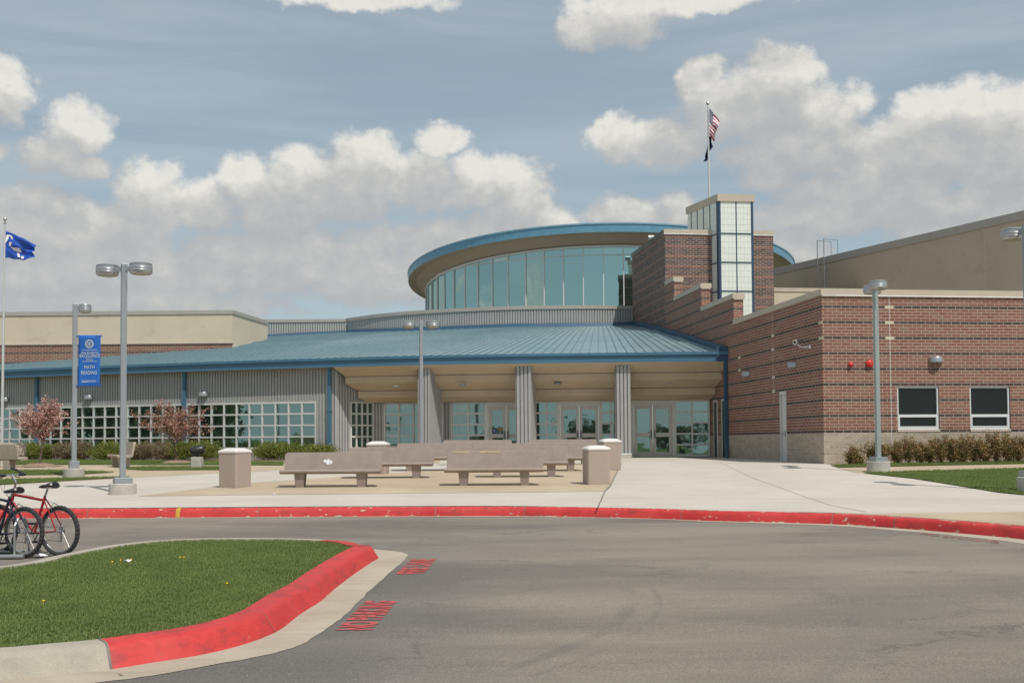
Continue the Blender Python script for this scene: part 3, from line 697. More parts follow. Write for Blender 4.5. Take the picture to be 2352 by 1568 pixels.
# ---- corrugated walls
def corr(mb,path,z0,z1,pitch=.14,depth=.035,m=0,md=1,side=1,z1f=None,gw=.32):
    """ribbed sheet along plan polyline; side +1: outside left of travel"""
    # resample by length
    P=[Vector(p[:2]) for p in path]; cum=[0]
    for a,b in zip(P,P[1:]): cum.append(cum[-1]+(b-a).length)
    def pt(s):
        s=max(0,min(cum[-1],s))
        for i in range(len(P)-1):
            if s<=cum[i+1]+1e-9:
                t=(s-cum[i])/max(1e-9,cum[i+1]-cum[i]); d=(P[i+1]-P[i]).normalized(); return P[i]+(P[i+1]-P[i])*t, Vector((-d.y,d.x))*side
    n=max(1,int(round(cum[-1]/pitch))); pi_=cum[-1]/n; prof=[]
    for i in range(n):
        s=i*pi_
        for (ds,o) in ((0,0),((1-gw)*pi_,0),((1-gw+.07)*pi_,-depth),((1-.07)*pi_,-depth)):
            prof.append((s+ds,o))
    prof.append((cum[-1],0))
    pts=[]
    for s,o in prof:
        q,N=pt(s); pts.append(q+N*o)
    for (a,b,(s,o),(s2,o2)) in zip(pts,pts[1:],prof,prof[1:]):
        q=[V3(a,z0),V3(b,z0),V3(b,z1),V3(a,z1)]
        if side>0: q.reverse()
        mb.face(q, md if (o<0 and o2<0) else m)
# ---- canopy eave
EP=[(9.6,44.85),(7,44.95),(4.37,45.15),(2,45.3),(-.51,45.5),(-4,46.0),(-7.93,47.0),(-11.3,48.0),(-14.76,49.15),(-20.5,51.2),(-24.7,52.9),(-34,56.8),(-46,62.5)]
EV=catmull(EP,8); EN=normals2(EV)     # travelling left -> left-of-travel = towards camera(-y)
ex_end=linex(1681,A,SD)
def side_x(Y): # X of the side wall plane at depth Y
    t=(Y-A.y)/SD.y; return A.x+SD.x*t
EVc=[(min(p[0],side_x(p[1])),p[1]) for p in EV]
def off(path,nn,d): return [(p[0]+n.x*d,p[1]+n.y*d) for p,n in zip(path,nn)]
ZF0=4.90; ZF1=5.27
mb=MB()
fr=EVc
for i in range(len(fr)-1):
    a,b=Vector(fr[i]),Vector(fr[i+1]); na,nb_=EN[i],EN[i+1]
    a1=a-na*.12*0; 
    mb.face([V3(b,ZF0),V3(a,ZF0),V3(a,ZF1-.08),V3(b,ZF1-.08)])
    A_=a+na*.07; B_=b+nb_*.07
    mb.face([V3(B_,ZF1-.085),V3(A_,ZF1-.085),V3(A_,ZF1+.03),V3(B_,ZF1+.03)])
    mb.face([V3(B_,ZF1-.085),V3(A_,ZF1-.085),V3(a,ZF1-.085),V3(b,ZF1-.085)])
    mb.face([V3(B_,ZF1+.03),V3(A_,ZF1+.03),V3(a-na*.1,ZF1+.03),V3(b-nb_*.1,ZF1+.03)])
    mb.face([V3(b,ZF0),V3(a,ZF0),V3(a-na*.1,ZF0),V3(b-nb_*.1,ZF0)])
roof_root=None
CX=Vector((6.3,78.0)); SLP=.187
mbr=MB(); seams=MB(); LEN=18.5
def seamdir(i):
    p=Vector(EV[i][:2]); n=-EN[i]; rad=(CX-p).normalized()
    w=max(0,min(1,(p.x+12)/6)); d=(n*(1-w)+rad*w).normalized(); return d
def rooflen(p,d):
    # stop at side wall plane
    L=LEN; N=Vector((SD.y,-SD.x)); den=d.dot(N)
    if den>1e-6: 
        t=(A-p).dot(N)/den
        if t>0: L=min(L,t)
    den2=d.dot(N)
    c=(p-A).dot(N)
    if c>=-1e-4: L=0.0
    return L
cum=[0]
for a,b in zip(EV,EV[1:]): cum.append(cum[-1]+(Vector(b[:2])-Vector(a[:2])).length)
def ept(s):
    for i in range(len(EV)-1):
        if s<=cum[i+1]:
            t=(s-cum[i])/(cum[i+1]-cum[i]); p=Vector(EV[i][:2]).lerp(Vector(EV[i+1][:2]),t); d=(seamdir(i)*(1-t)+seamdir(i+1)*t).normalized(); return p,d
    return Vector(EV[-1][:2]),seamdir(len(EV)-1)
# roof sheet strips: straight rays up-slope. right of the first eave point the rays start on the side wall line
pit=.40; ns_=int(cum[-1]/pit); rows=[]
Nn=Vector((SD.y,-SD.x))
for k in range(ns_+1):
    p,d=ept(k*pit)
    if (p-A).dot(Nn)>=-.005: continue
    rows.append((k*pit,p,d,rooflen(p,d)))
# start ray exactly on the wall/eave corner
pc=None
for i in range(400):
    p,d=ept(i*.02)
    if (p-A).dot(Nn)<-.0: pc=(i*.02,p,d,17.3); break
wl=[(0,pc[1],SD.copy(),17.4)]
def zr_(L): return ZF1+SLP*L-.0025*max(0,L-8)**2
# fill: fan between wall line and rays clipped. Subdivide rays along length
def rp(r,L): q=r[1]+r[2]*min(L,r[3]); return (q.x,q.y,zr_(min(L,r[3])*1.0))
# heights use distance along each ray
allr=[(0,pc[1],SD.copy(),17.35)]+rows
SUB=8
for a,b in zip(allr,allr[1:]):
    for j in range(SUB):
        fa0,fa1=a[3]*j/SUB,a[3]*(j+1)/SUB; fb0,fb1=b[3]*j/SUB,b[3]*(j+1)/SUB
        mbr.face([rp(b,fb0),rp(a,fa0),rp(a,fa1),rp(b,fb1)],0,[(b[0],fb0),(a[0],fa0),(a[0],fa1),(b[0],fb1)])
rf=part(mbr,'canopy_roof',M['roof'])
for r in rows:
    if r[1].x<-40: break
    N=Vector((-r[2].y,r[2].x))*.014; h=.042; Lm=r[3]-.03
    if Lm<.3: continue
    LS=[.12+(Lm-.12)*q/5 for q in range(6)]; vs=[]
    for L in LS:
        a=r[1]+r[2]*L; z=rp(r,L)[2]; vs+=[(a.x-N.x,a.y-N.y,z-.02),(a.x+N.x,a.y+N.y,z-.02),(a.x+N.x,a.y+N.y,z+h),(a.x-N.x,a.y-N.y,z+h)]
    fs=[(0,1,2,3)]
    for q in range(5): o=q*4; fs+=[(o,o+3,o+7,o+4),(o+1,o+5,o+6,o+2),(o+3,o+2,o+6,o+7)]
    seams.raw(vs,fs)
seams.build('standing_seam',M['seam'],rf)
mb.build('fascia',M['blue'],rf)
# flashing along the side wall
fl=MB(); a=pc[1]; NO=Vector((-SD.y,SD.x))
for k in range(6):
    L0,L1=17.3*k/6,17.3*(k+1)/6; q=a+SD*L0; fl.obox((q.x+NO.x*.02,q.y+NO.y*.02,zr_(L0)-.05),(NO.x*.10,NO.y*.10,0),(SD.x*(L1-L0),SD.y*(L1-L0),zr_(L1)-zr_(L0)),(0,0,.28))
q=a; fl.obox((q.x+NO.x*.45,q.y-.06,ZF0-.01),(-NO.x*.46,-NO.y*.46,0),(0,.12,0),(0,0,.62))
fl.build('wall_flashing',M['blue_dark'],rf)
# parapet arc
PA=catmull([(7.2,61.7),(5,61.35),(2.5,61.3),(-.5,61.6),(-4.9,63.0),(-7.8,64.7),(-10.2,67.0)],6)
PS=[(-10.2,66.9),(-15.6,67.0)]
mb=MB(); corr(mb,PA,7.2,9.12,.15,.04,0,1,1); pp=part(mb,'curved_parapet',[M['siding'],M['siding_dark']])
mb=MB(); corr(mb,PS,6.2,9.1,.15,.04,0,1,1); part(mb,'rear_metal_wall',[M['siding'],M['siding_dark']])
def copstrip(mb,path,z,h,o0,o1,side=1,m=0):
    nn=normals2(path); a=[(p[0]+n.x*side*o1,p[1]+n.y*side*o1) for p,n in zip(path,nn)]; b=[(p[0]+n.x*side*o0,p[1]+n.y*side*o0) for p,n in zip(path,nn)]
    for i in range(len(path)-1):
        A0,A1,B0_,B1_=[Vector(q) for q in (a[i],a[i+1],b[i],b[i+1])]
        mb.face([V3(A1,z),V3(A0,z),V3(A0,z+h),V3(A1,z+h)],m); mb.face([V3(A0,z+h),V3(B0_,z+h),V3(B1_,z+h),V3(A1,z+h)],m)
        mb.face([V3(A0,z),V3(A1,z),V3(B1_,z),V3(B0_,z)],m); mb.face([V3(B0_,z),V3(B1_,z),V3(B1_,z+h),V3(B0_,z+h)],m)
mb=MB(); copstrip(mb,PA,9.12,.2,-.35,.05); copstrip(mb,PS,9.1,.18,-.35,.05); part(mb,'parapet_coping',M['coping_gray'])
# base flashing of the parapet (sits on the roof)
mb=MB(); 
def roofz(p):
    # distance to eave approximated through the cone around CX / left normal field: march
    best=None
    for r in rows:
        w=Vector(p)-r[1]; L=w.dot(r[2]); e=(w-r[2]*L).length
        if best is None or e<best[0]: best=(e,L)
    return zr_(min(best[1],LEN))
def flashstrip(path,h=.20):
    pts=[(p[0],p[1],roofz(p)) for p in path]; nn=normals2(path)
    for i in range(len(pts)-1):
        a,b=pts[i],pts[i+1]; na,nb2=nn[i],nn[i+1]
        mb.face([(b[0]+nb2.x*.12,b[1]+nb2.y*.12,b[2]-.05),(a[0]+na.x*.12,a[1]+na.y*.12,a[2]-.05),(a[0]+na.x*.05,a[1]+na.y*.05,a[2]+h),(b[0]+nb2.x*.05,b[1]+nb2.y*.05,b[2]+h)])
flashstrip(PA); flashstrip(catmull(PS,8),.15)
mb.build('parapet_flashing',M['blue_dark'],rf)
# roof deck behind the parapet, round drum on it
mb=MB(); dk=[Vector(p[:2]) for p in PA]+[Vector((-15.6,67)),Vector((-15.6,90)),Vector((20,90)),Vector((14,62.3))]
mb.face([V3(p,8.9) for p in dk]); part(mb,'roof_deck',M['coping_gray'])
DC=Vector((6.3,78.0)); DR_=12.4
gt=lambda Y:13.5-.093*(Y-65.6)
NP=64; mb=MB(); fm=MB(); dA=2*pi/NP; a_off=-pi/2+dA*.42
def dp(a,r): return Vector((DC.x+cos(a)*r,DC.y+sin(a)*r))
ZTR=12.93
for k in range(NP):
    a0=a_off+k*dA; a1=a0+dA; p,q=dp(a0,DR_),dp(a1,DR_); jz=random.uniform(-.010,.010); jt=random.uniform(-.012,.012)
    n=dp((a0+a1)/2,1)-DC
    zt0,zt1=gt(p.y),gt(q.y)
    lo=lambda P,z,s: (P.x+n.x*jz*z*.0+n.x*jt*s,P.y+n.y*jz*0+n.y*jt*s,z)
    tz0,tz1=min(ZTR,zt0),min(ZTR,zt1)
    mb.face([lo(p,9.0,1),lo(q,9.0,-1),(q.x-n.x*jz*3-n.x*jt,q.y-n.y*jz*3-n.y*jt,tz1),(p.x-n.x*jz*3+n.x*jt,p.y-n.y*jz*3+n.y*jt,tz0)])
    if zt0>ZTR+.02 or zt1>ZTR+.02: mb.face([(p.x,p.y,ZTR),(q.x,q.y,ZTR),(q.x,q.y,max(ZTR,zt1)),(p.x,p.y,max(ZTR,zt0))])
    P_,T_=p,Vector((-sin(a0),cos(a0))); Nn_=Vector((cos(a0),sin(a0)))
    o=P_-T_*.028-Nn_*.05; fm.obox((o.x,o.y,9.0),(T_.x*.056,T_.y*.056,0),(Nn_.x*.12,Nn_.y*.12,0),(0,0,zt0-9.0))
    # head rail and transom
    d=(q-p); L=d.length; d=d.normalized(); nrm=Vector((d.y,-d.x))
    if min(zt0,zt1)>ZTR-.1: 
        o=p-nrm*.04; fm.obox((o.x,o.y,ZTR-.03),(d.x*L,d.y*L,0),(nrm.x*.09,nrm.y*.09,0),(0,0,.055))
    o=p-nrm*.04; fm.obox((o.x,o.y,zt0-.12),(d.x*L,d.y*L,zt1-zt0),(nrm.x*.12,nrm.y*.12,0),(0,0,.13))
dr=part(mb,'glass_drum',M['glass_drum']); fm.build('drum_frame',M['frame'],dr)
# tilted ring roof
RR=13.65; rb=lambda Y:14.08-.083*(Y-64.35)
mb=MB(); K=96
def ringpt(a,r,h):
    p=dp(a,r); return (p.x,p.y,rb(DC.y+sin(a)*RR)+h)
for k in range(K):
    a0=2*pi*k/K; a1=2*pi*(k+1)/K
    mb.face([ringpt(a0,RR,0),ringpt(a1,RR,0),ringpt(a1,RR+.02,.47),ringpt(a0,RR+.02,.47)],0)
    mb.face([ringpt(a0,RR+.06,.47),ringpt(a1,RR+.06,.47),ringpt(a1,RR+.06,.56),ringpt(a0,RR+.06,.56)],1)
    mb.face([ringpt(a0,RR+.06,.47),ringpt(a1,RR+.06,.47),ringpt(a1,RR,.47),ringpt(a0,RR,.47)],1)
    mb.face([ringpt(a0,RR+.06,.56),ringpt(a1,RR+.06,.56),(DC.x,DC.y,rb(DC.y)+.75)],1)
dro=part(mb,'drum_roof',[plain('drum_fascia_blue',(.13,.30,.42),.4,.1),plain('blue_trim_light',(.20,.36,.46),.4,.1)])
mb=MB()
for k in range(K):
    a0=2*pi*k/K; a1=2*pi*(k+1)/K
    def sp(a,r,z): p=dp(a,r); return (p.x,p.y,z)
    g0_,g1_=gt(dp(a0,DR_).y)-.01,gt(dp(a1,DR_).y)-.01
    z0_,z1_=rb(DC.y+sin(a0)*RR)+.01,rb(DC.y+sin(a1)*RR)+.01; rm=RR-.55
    mb.face([sp(a0,RR-.01,z0_),sp(a1,RR-.01,z1_),sp(a1,rm,z1_+.0),sp(a0,rm,z0_+.0)])
    mb.face([sp(a0,rm,z0_),sp(a1,rm,z1_),sp(a1,DR_-.1,g1_),sp(a0,DR_-.1,g0_)])
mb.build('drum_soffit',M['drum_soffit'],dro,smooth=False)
# ---- canopy soffit with stepped beams, door wall
DRp=Vector((8.62,47.4)); DLp=Vector((-6.1,48.6)); DD=(DRp-DLp).normalized(); DLEN=(DRp-DLp).length
cstart=[p for p in EVc if p[0]>-7.9]; cstart=[(9.0,44.88)]+[p for p in cstart if p[0]<8.9]+[(-7.7,46.95)]
def lerp2(a,b,t): return (a[0]+(b[0]-a[0])*t,a[1]+(b[1]-a[1])*t)
prof=[(0,4.90),(.33,4.52),(.33,4.22),(.70,3.92),(.70,3.62),(1.0,3.42)]
mb=MB(); M_=len(cstart)
for i in range(M_-1):
    ta,tb=i/(M_-1),(i+1)/(M_-1)
    da=tuple(DRp.lerp(DLp+Vector((-.3,-.2)),(8.9-cstart[i][0])/(16.6))); db=tuple(DRp.lerp(DLp+Vector((-.3,-.2)),(8.9-cstart[i+1][0])/(16.6)))
    for (f0,z0_),(f1,z1_) in zip(prof,prof[1:]):
        a0,b0=lerp2(cstart[i],da,f0),lerp2(cstart[i+1],db,f0); a1,b1=lerp2(cstart[i],da,f1),lerp2(cstart[i+1],db,f1)
        mb.face([(a0[0],a0[1],z0_),(b0[0],b0[1],z0_),(b1[0],b1[1],z1_),(a1[0],a1[1],z1_)])
sof=part(mb,'canopy_soffit',M['soffit'])
for f,z in ((.326,4.525),(.696,3.925)):
    mb=MB()
    for i in range(M_-1):
        da=tuple(DRp.lerp(DLp+Vector((-.3,-.2)),(8.9-cstart[i][0])/(16.6))); db=tuple(DRp.lerp(DLp+Vector((-.3,-.2)),(8.9-cstart[i+1][0])/(16.6)))
        a0,b0=lerp2(cstart[i],da,f),lerp2(cstart[i+1],db,f)
        mb.face([(a0[0],a0[1],z),(b0[0],b0[1],z),(b0[0],b0[1],z-.035),(a0[0],a0[1],z-.035)])
    mb.build('reveal_joint',M['joint'],sof)
for (x,y) in ((909,887),(1063,884.5),(1281,881),(1537,880)):
    p=at(x,y,46.35); mb=MB(); mb.lathe([(0,.0),(.14,0),(.14,.05)],(p.x,p.y,p.z-.01),16); mb.lathe([(.14,-.012),(.17,-.012),(.17,.03)],(p.x,p.y,p.z-.01),16); mb.build('recessed_light',M['galv'],sof)
# left-wing soffit
WO=.45
wl_i=[i for i,p in enumerate(EVc) if p[0]<-7.2]
wing_e=[EVc[i] for i in wl_i]; wn=[EN[i] for i in wl_i]
wing_w=[(p[0]-n.x*WO,p[1]-n.y*WO) for p,n in zip(wing_e,wn)]
W0=Vector(at(774,900,47.45)[:2]); wing_w=[(W0.x,W0.y)]+[p for p in wing_w if p[0]<W0.x-.15]
mb=MB(); we=[(W0.x+.2,wing_e[0][1])]+wing_e
for a,b,n0,n1 in zip(wing_e,wing_e[1:],wn,wn[1:]):
    mb.face([(a[0],a[1],4.905),(b[0],b[1],4.905),(b[0]-n1.x*.6,b[1]-n1.y*.6,4.905),(a[0]-n0.x*.6,a[1]-n0.y*.6,4.905)])
mb.build('eave_soffit',M['soffit'],rf)
# wing wall: polyline parameter helper
class Path:
    def __init__(s,P): s.P=[Vector(p[:2]) for p in P]; s.c=[0]; [s.c.append(s.c[-1]+(b-a).length) for a,b in zip(s.P,s.P[1:])]
    def pt(s,d):
        for i in range(len(s.P)-1):
            if d<=s.c[i+1] or i==len(s.P)-2:
                t=(d-s.c[i])/(s.c[i+1]-s.c[i]); return s.P[i].lerp(s.P[i+1],t),(s.P[i+1]-s.P[i]).normalized()
    def col(s,x):
        lo,hi=0,s.c[-1]
        for _ in range(50):
            m=(lo+hi)/2; q,_d=s.pt(m)
            if 1176+q.x/q.y*F > x: lo=m
            else: hi=m
        return lo
    def cut(s,a,b):
        out=[tuple(s.pt(a)[0])]+[tuple(p) for p,c in zip(s.P,s.c) if a<c<b]+[tuple(s.pt(b)[0])]; return out
WP=Path(wing_w)
s_win=WP.col(724); ZW0,ZW1=1.42,3.43; cols=34; cw=.655
s_end=s_win+cols*cw
mb=MB(); corr(mb,WP.cut(0,s_win),.75,4.9,.145,.04,0,1,1); corr(mb,WP.cut(s_win,s_end),ZW1+.03,4.9,.145,.04,0,1,1); corr(mb,WP.cut(s_win,s_end),.75,ZW0-.05,.145,.04,0,1,1); corr(mb,WP.cut(s_end,min(s_end+15,WP.c[-1])),.75,4.9,.145,.04,0,1,1)
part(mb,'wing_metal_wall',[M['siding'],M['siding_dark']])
# long gridded window of the wing
fm=MB(); gl=MB()
def frame_bar(P,D,u0,u1,z0,z1,o0,o1,side=1): barbox(fm,P,D,u0,u1,z0,z1,o0,o1,side)
rz=[ZW0+(ZW1-ZW0)*k/4 for k in range(5)]
for k in range(cols):
    a,_=WP.pt(s_win+k*cw); b,_=WP.pt(s_win+(k+1)*cw); d=(b-a); L=d.length; d=d.normalized(); n=Vector((-d.y,d.x))
    for z in rz: 
        h=.045 if z in (rz[0],rz[-1]) else .032
        barbox(fm,a,d,0,L,z-h,z+h,-.08,.0,1)
    barbox(fm,a,d,-.033,.033,ZW0-.04,ZW1+.04,-.08,.004,1)
    for r0,r1 in zip(rz,rz[1:]):
        j=random.uniform(-.004,.004); j2=random.uniform(-.005,.005)
        q=[(a.x-n.x*.05,a.y-n.y*.05,r0),(b.x-n.x*(.05+j2),b.y-n.y*(.05+j2),r0),(b.x-n.x*(.05+j+j2),b.y-n.y*(.05+j+j2),r1),(a.x-n.x*(.05+j),a.y-n.y*(.05+j),r1)]
        q.reverse(); gl.face(q)
fo=part(fm,'window',M['frame']); fo['label']='long gridded strip window of the curved grey metal wing'; gl.build('pane',M['glass'],fo)
# splayed inner wall at the left of the entrance
ID=(DLp-W0).normalized(); IL=(DLp-W0).length    # outside is right of travel (towards entrance)
def quadwall(mb,P,D,u0,u1,z0,z1,side,**k):
    corr(mb,[tuple(Vector(P)+D*u0),tuple(Vector(P)+D*u1)],z0,z1,.145,.04,0,1,side)
ua,ub=linex(806,W0,ID),linex(857,W0,ID)
mb=MB(); quadwall(mb,W0,ID,0,ua,.75,4.95,-1); quadwall(mb,W0,ID,ua,ub,3.42,4.95,-1); quadwall(mb,W0,ID,ub,IL,.75,4.95,-1); quadwall(mb,W0,ID,ua,ub,.75,1.4,-1)
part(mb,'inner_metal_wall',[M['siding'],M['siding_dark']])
def gridwin(P,D,u0,u1,z0,z1,nc,nr,side,label=None,bar=.036,glass='glass',edge=.04):
    fm=MB(); gl=MB(); N=Vector((-D.y,D.x))*side
    for k in range(nc+1):
        u=u0+(u1-u0)*k/nc; w=edge if k in(0,nc) else bar; barbox(fm,P,D,u-w,u+w,z0,z1,-.08,.006,side)
    for k in range(nr+1):
        z=z0+(z1-z0)*k/nr; w=edge if k in(0,nr) else bar; barbox(fm,P,D,u0,u1,z-w,z+w,-.08,.0,side)
    for i in range(nc):
        for k in range(nr):
            a=u0+(u1-u0)*i/nc; b=u0+(u1-u0)*(i+1)/nc; za=z0+(z1-z0)*k/nr; zb=z0+(z1-z0)*(k+1)/nr
            j=random.uniform(-.004,.004)
            def pt(u,z,o): q=Vector(P)+D*u-N*(.05+o); return (q.x,q.y,z)
            q=[pt(a,za,0),pt(b,za,j),pt(b,zb,j*1.5),pt(a,zb,j*.5)]
            if side>0: q.reverse()
            gl.face(q)
    fo=part(fm,'window',M['frame'])
    if label: fo['label']=label
    gl.build('pane',M[glass],fo); return fo
gridwin(W0,ID,ua,ub,1.4,3.42,4,4,-1,'shaded gridded window in the wall splaying into the entrance')
# door wall: outside = right of travel from DL to DR (towards camera)
dx=lambda x: linex(x,DLp,DD)
ZH=3.40; ZS=.93
for a,b in ((862,883),(1016,1037)):
    mb=MB(); quadwall(mb,DLp,DD,max(0,dx(a)),dx(b),.7,ZH+.3,-1); part(mb,'entrance_metal_pier',[M['siding'],M['siding_dark']])
mb=MB(); barbox(mb,DLp,DD,0,DLEN,ZH-.03,ZH+.35,-.3,-.02,-1); part(mb,'door_head_beam',M['soffit'])
ZW=ZH-.03
gridwin(DLp,DD,dx(883),dx(1016),ZS+.05,ZW,4,5,-1,'entrance window between the left grey piers')
gridwin(DLp,DD,dx(1037),dx(1114),ZS+.05,ZW,2,5,-1,'entrance window left of the first double door')
gridwin(DLp,DD,dx(1205),dx(1280),ZS+.05,ZW,3,5,-1,'entrance window between the first and second double doors')
gridwin(DLp,DD,dx(1381),dx(1449),ZS+.05,ZW,3,5,-1,'entrance window behind the right hand pier')
gridwin(DLp,DD,dx(1551),dx(1628),ZS+.05,ZW,2,5,-1,'entrance window right of the last double door')
def ddoor(x0,x1,xm,label,stickers=False):
    a,b,m=dx(x0),dx(x1),dx(xm); fm=MB(); N=Vector((DD.y,-DD.x))
    barbox(fm,DLp,DD,a,b,ZW-.17,ZW+.04,-.1,.012,-1); barbox(fm,DLp,DD,a,a+.11,ZS,ZW-.17,-.1,.012,-1); barbox(fm,DLp,DD,b-.11,b,ZS,ZW-.17,-.1,.012,-1)
    root=part(fm,'double_door',M['frame']); root['label']=label
    ztop=ZW-.17
    for (p,q,s) in ((a+.12,m-.008,1),(m+.008,b-.12,-1)):
        lf=MB(); st=.13
        bars=[(p,p+st,ZS,ztop),(q-st,q,ZS,ztop),(p+st,q-st,ztop-.16,ztop-.0),(p+st,q-st,ZS,ZS+.22),(p+st,q-st,ZS+.88,ZS+1.06)]
        for (u0,u1,z0,z1) in bars: barbox(lf,DLp,DD,u0,u1,z0,z1,-.07,-.02,-1)
        leaf=lf.build('door_leaf',M['door'],root)
        j=random.uniform(-.006,.006); gg=MB()
        def pt(u,z,o): r=DLp+DD*u+N*(-.05+o); return (r.x,r.y,z)
        # wavy glass: grid
        for (za,zb) in ((ZS+.22,ZS+.88),(ZS+1.06,ztop-.16)):
            gg.face([pt(p+st,za,0),pt(q-st,za,j),pt(q-st,zb,j),pt(p+st,zb,0)])
        gg.build('pane',M['glass'],root)
        h=MB(); uh=q-.07 if s>0 else p+.07; barbox(h,DLp,DD,uh-.045,uh+.045,ZS+.78,ZS+1.2,-.02,.0,-1)
        r=DLp+DD*uh+N*.06; h.tube([(r.x,r.y,ZS+.85),(r.x,r.y,ZS+1.12)],.018); h.build('handle',M['handle'],root)
        if stickers and s>0:
            h=MB(); u=p+st+.09; barbox(h,DLp,DD,u-.07,u+.07,ZS+1.12,ZS+1.27,-.048,-.04,-1); r=DLp+DD*(q-st-.12)+N*-.042
            barbox(h,DLp,DD,u-.02,u+.01,ZS+1.19,ZS+1.25,-.042,-.036,-1,1); barbox(h,DLp,DD,u-.03,u+.035,ZS+1.145,ZS+1.175,-.042,-.036,-1,1)
            h.build('access_sticker',[M['sticker'],M['cloth_white']],root); h=MB(); n=[]
            for k in range(16): t=2*pi*k/16; w=DLp+DD*(q-st-.12+.08*cos(t))+N*-.04; n.append((w.x,w.y,ZS+1.25+.08*sin(t)))
            h.face(n); h.build('door_seal',M['gold'],root)
ddoor(1117,1205,1162,'leftmost grey double door with a small blue access sticker',True)
ddoor(1281,1380,1330,'middle grey double door')
ddoor(1450,1549,1499,'rightmost grey double door, fully visible beside the last pier')
# threshold + return of the brick wall with narrow side lights
mb=MB(); u1=linex(1668,A,SD); u0=12.2
for xa,xb in ((1640,1648),(1659,1667)):
    a,b=linex(xb,A,SD),linex(xa,A,SD); barbox(mb,A,SD,a,b,.95,3.3,-.02,.012,1)
o=part(mb,'side_light',[M['glass_dark']])
mb=MB()
for xa,xb in ((1640,1648),(1659,1667)):
    a,b=linex(xb,A,SD),linex(xa,A,SD)
    for u in (a,b): barbox(mb,A,SD,u-.04,u+.04,.95,3.34,-.02,.03,1)
    barbox(mb,A,SD,a,b,3.28,3.36,-.02,.03,1)
mb.build('side_light_frame',M['frame'],o)
# ---- radial piers
for (xa,xb,lab) in ((953,984,'leftmost'),(1182,1218,'middle'),(1415,1449,'rightmost')):
    xm=(xa+xb)/2; EPth=Path([p for p in EVc]); s=EPth.col(xm); p,d=EPth.pt(s); rad=(CX-p).normalized(); t=Vector((-rad.y,rad.x))
    fc=p+rad*.22; w=(xb-xa)/F*fc.y/2; zb=Zp(fc.y)+.16
    a=fc+t*w; b=fc-t*w   # a is to the left
    mb=MB(); pts=[tuple(b),tuple(a)]
    dep=1.35
    corr(mb,[tuple(b),tuple(a)],zb,4.86,2*w/4,.05,0,1,1,gw=.3)
    corr(mb,[tuple(a),tuple(a+rad*dep)],zb,4.86,.16,.04,0,1,1); corr(mb,[tuple(b),tuple(b+rad*dep)],zb,4.86,.16,.04,0,1,-1)
    corr(mb,[tuple(b+rad*dep),tuple(a+rad*dep)],zb,4.86,.16,.04,0,1,-1)
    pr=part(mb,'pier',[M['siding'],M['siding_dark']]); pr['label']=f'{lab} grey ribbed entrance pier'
    mb=MB(); q=a+t*.02-rad*.02; mb.obox((q.x,q.y,.6),tuple(-t*(2*w+.04))+(0,),tuple(rad*(dep+.04))+(0,),(0,0,zb-.6)); mb.build('pier_plinth',M['block'],pr)
    mb=MB(); q=a+t*.03-rad*.03; mb.obox((q.x,q.y,zb),tuple(-t*(2*w+.06))+(0,),tuple(rad*(dep+.06))+(0,),(0,0,.05)); mb.build('pier_trim',M['flash_white'],pr)
    mb=MB(); q=a+t*.03-rad*.03; mb.obox((q.x,q.y,4.80),tuple(-t*(2*w+.06))+(0,),tuple(rad*(1.0))+(0,),(0,0,.1)); mb.build('pier_cap',M['coping_gray'],pr)
# ---- downspouts
EPth=Path([p for p in EVc])
for x in (758.5,425,86):
    s=WP.col(x); p,d=WP.pt(s); n=Vector((-d.y,d.x)); mb=MB()
    q=p-d*.07+n*.01
    mb.obox((q.x,q.y,.9),tuple(d*.15)+(0,),tuple(n*.12)+(0,),(0,0,4.0)); e=p-d*.1
    for z in (3.0,): mb.obox((e.x,e.y,z),tuple(d*.21)+(0,),tuple(n*.145)+(0,),(0,0,.035))
    part(mb,'downspout',M['blue'])
u=linex(1672,A,SD); mb=MB(); barbox(mb,A,SD,u-.07,u+.07,1.35,4.95,.02,.15,1); q=P2(A,SD,u,.09); mb.tube([(q.x,q.y,1.4),(q.x-.02,q.y-.25,1.2),(q.x-.02,q.y-.25,.9)],.07,8)
part(mb,'downspout',M['blue_dark'])
# flood lamp under the drum roof
p=at(1497,545,62); mb=MB(); mb.tube([(p.x-.2,p.y,p.z-.02),(p.x+.12,p.y,p.z+.03)],[.16,.10],12); fl_=part(mb,'roof_floodlight',M['galv'])
# body fill so nothing is see-through from the side
mb=MB(); cc=[(-60,68),(8,64),(7.2,63),(8.2,50),(-6.5,50),(-9,49.5),(-16,52),(-26,56.5),(-48,66)]
# ================================================================== WALL FITTINGS (things)
def sconce(loc, ndir, label):
    rz=math.atan2(ndir.y,ndir.x)+pi/2     # local -y is outward
    t=empty('wall_lamp',loc,label,'wall lamp','half round wall lamps on the building',rz)
    mb=MB(); a0,a1=pi,2*pi
    mb.lathe([(.0,.1),(.225,.1),(.235,.085),(.235,-.07),(.20,-.10),(.0,-.10)],(0,0,0),18,0,a0,a1); mb.build('housing',M['lamp_metal'],t,smooth=True)
    mb=MB(); mb.lathe([(0,-.103),(.18,-.103)],(0,0,0),18,0,a0,a1); mb.build('lens',M['lens'],t)
    return t
nF=Vector((TD.y,-TD.x)); nS=Vector((-SD.y,SD.x))
q=P2(A,TD,linex(2151,A,TD)); sconce((q.x,q.y,4.22),nF,'round silver wall lamp above the first window of the sunlit brick wall')
q=P2(A,SD,linex(1719,A,SD)); sconce((q.x,q.y,1.6+(1013-860)/F*q.y),nS,'wall lamp on shaded brick wall nearest the canopy downspout')
q=P2(A,SD,linex(1826,A,SD)); sconce((q.x,q.y,1.6+(1012-839)/F*q.y),nS,'wall lamp on shaded brick wall below the security camera')
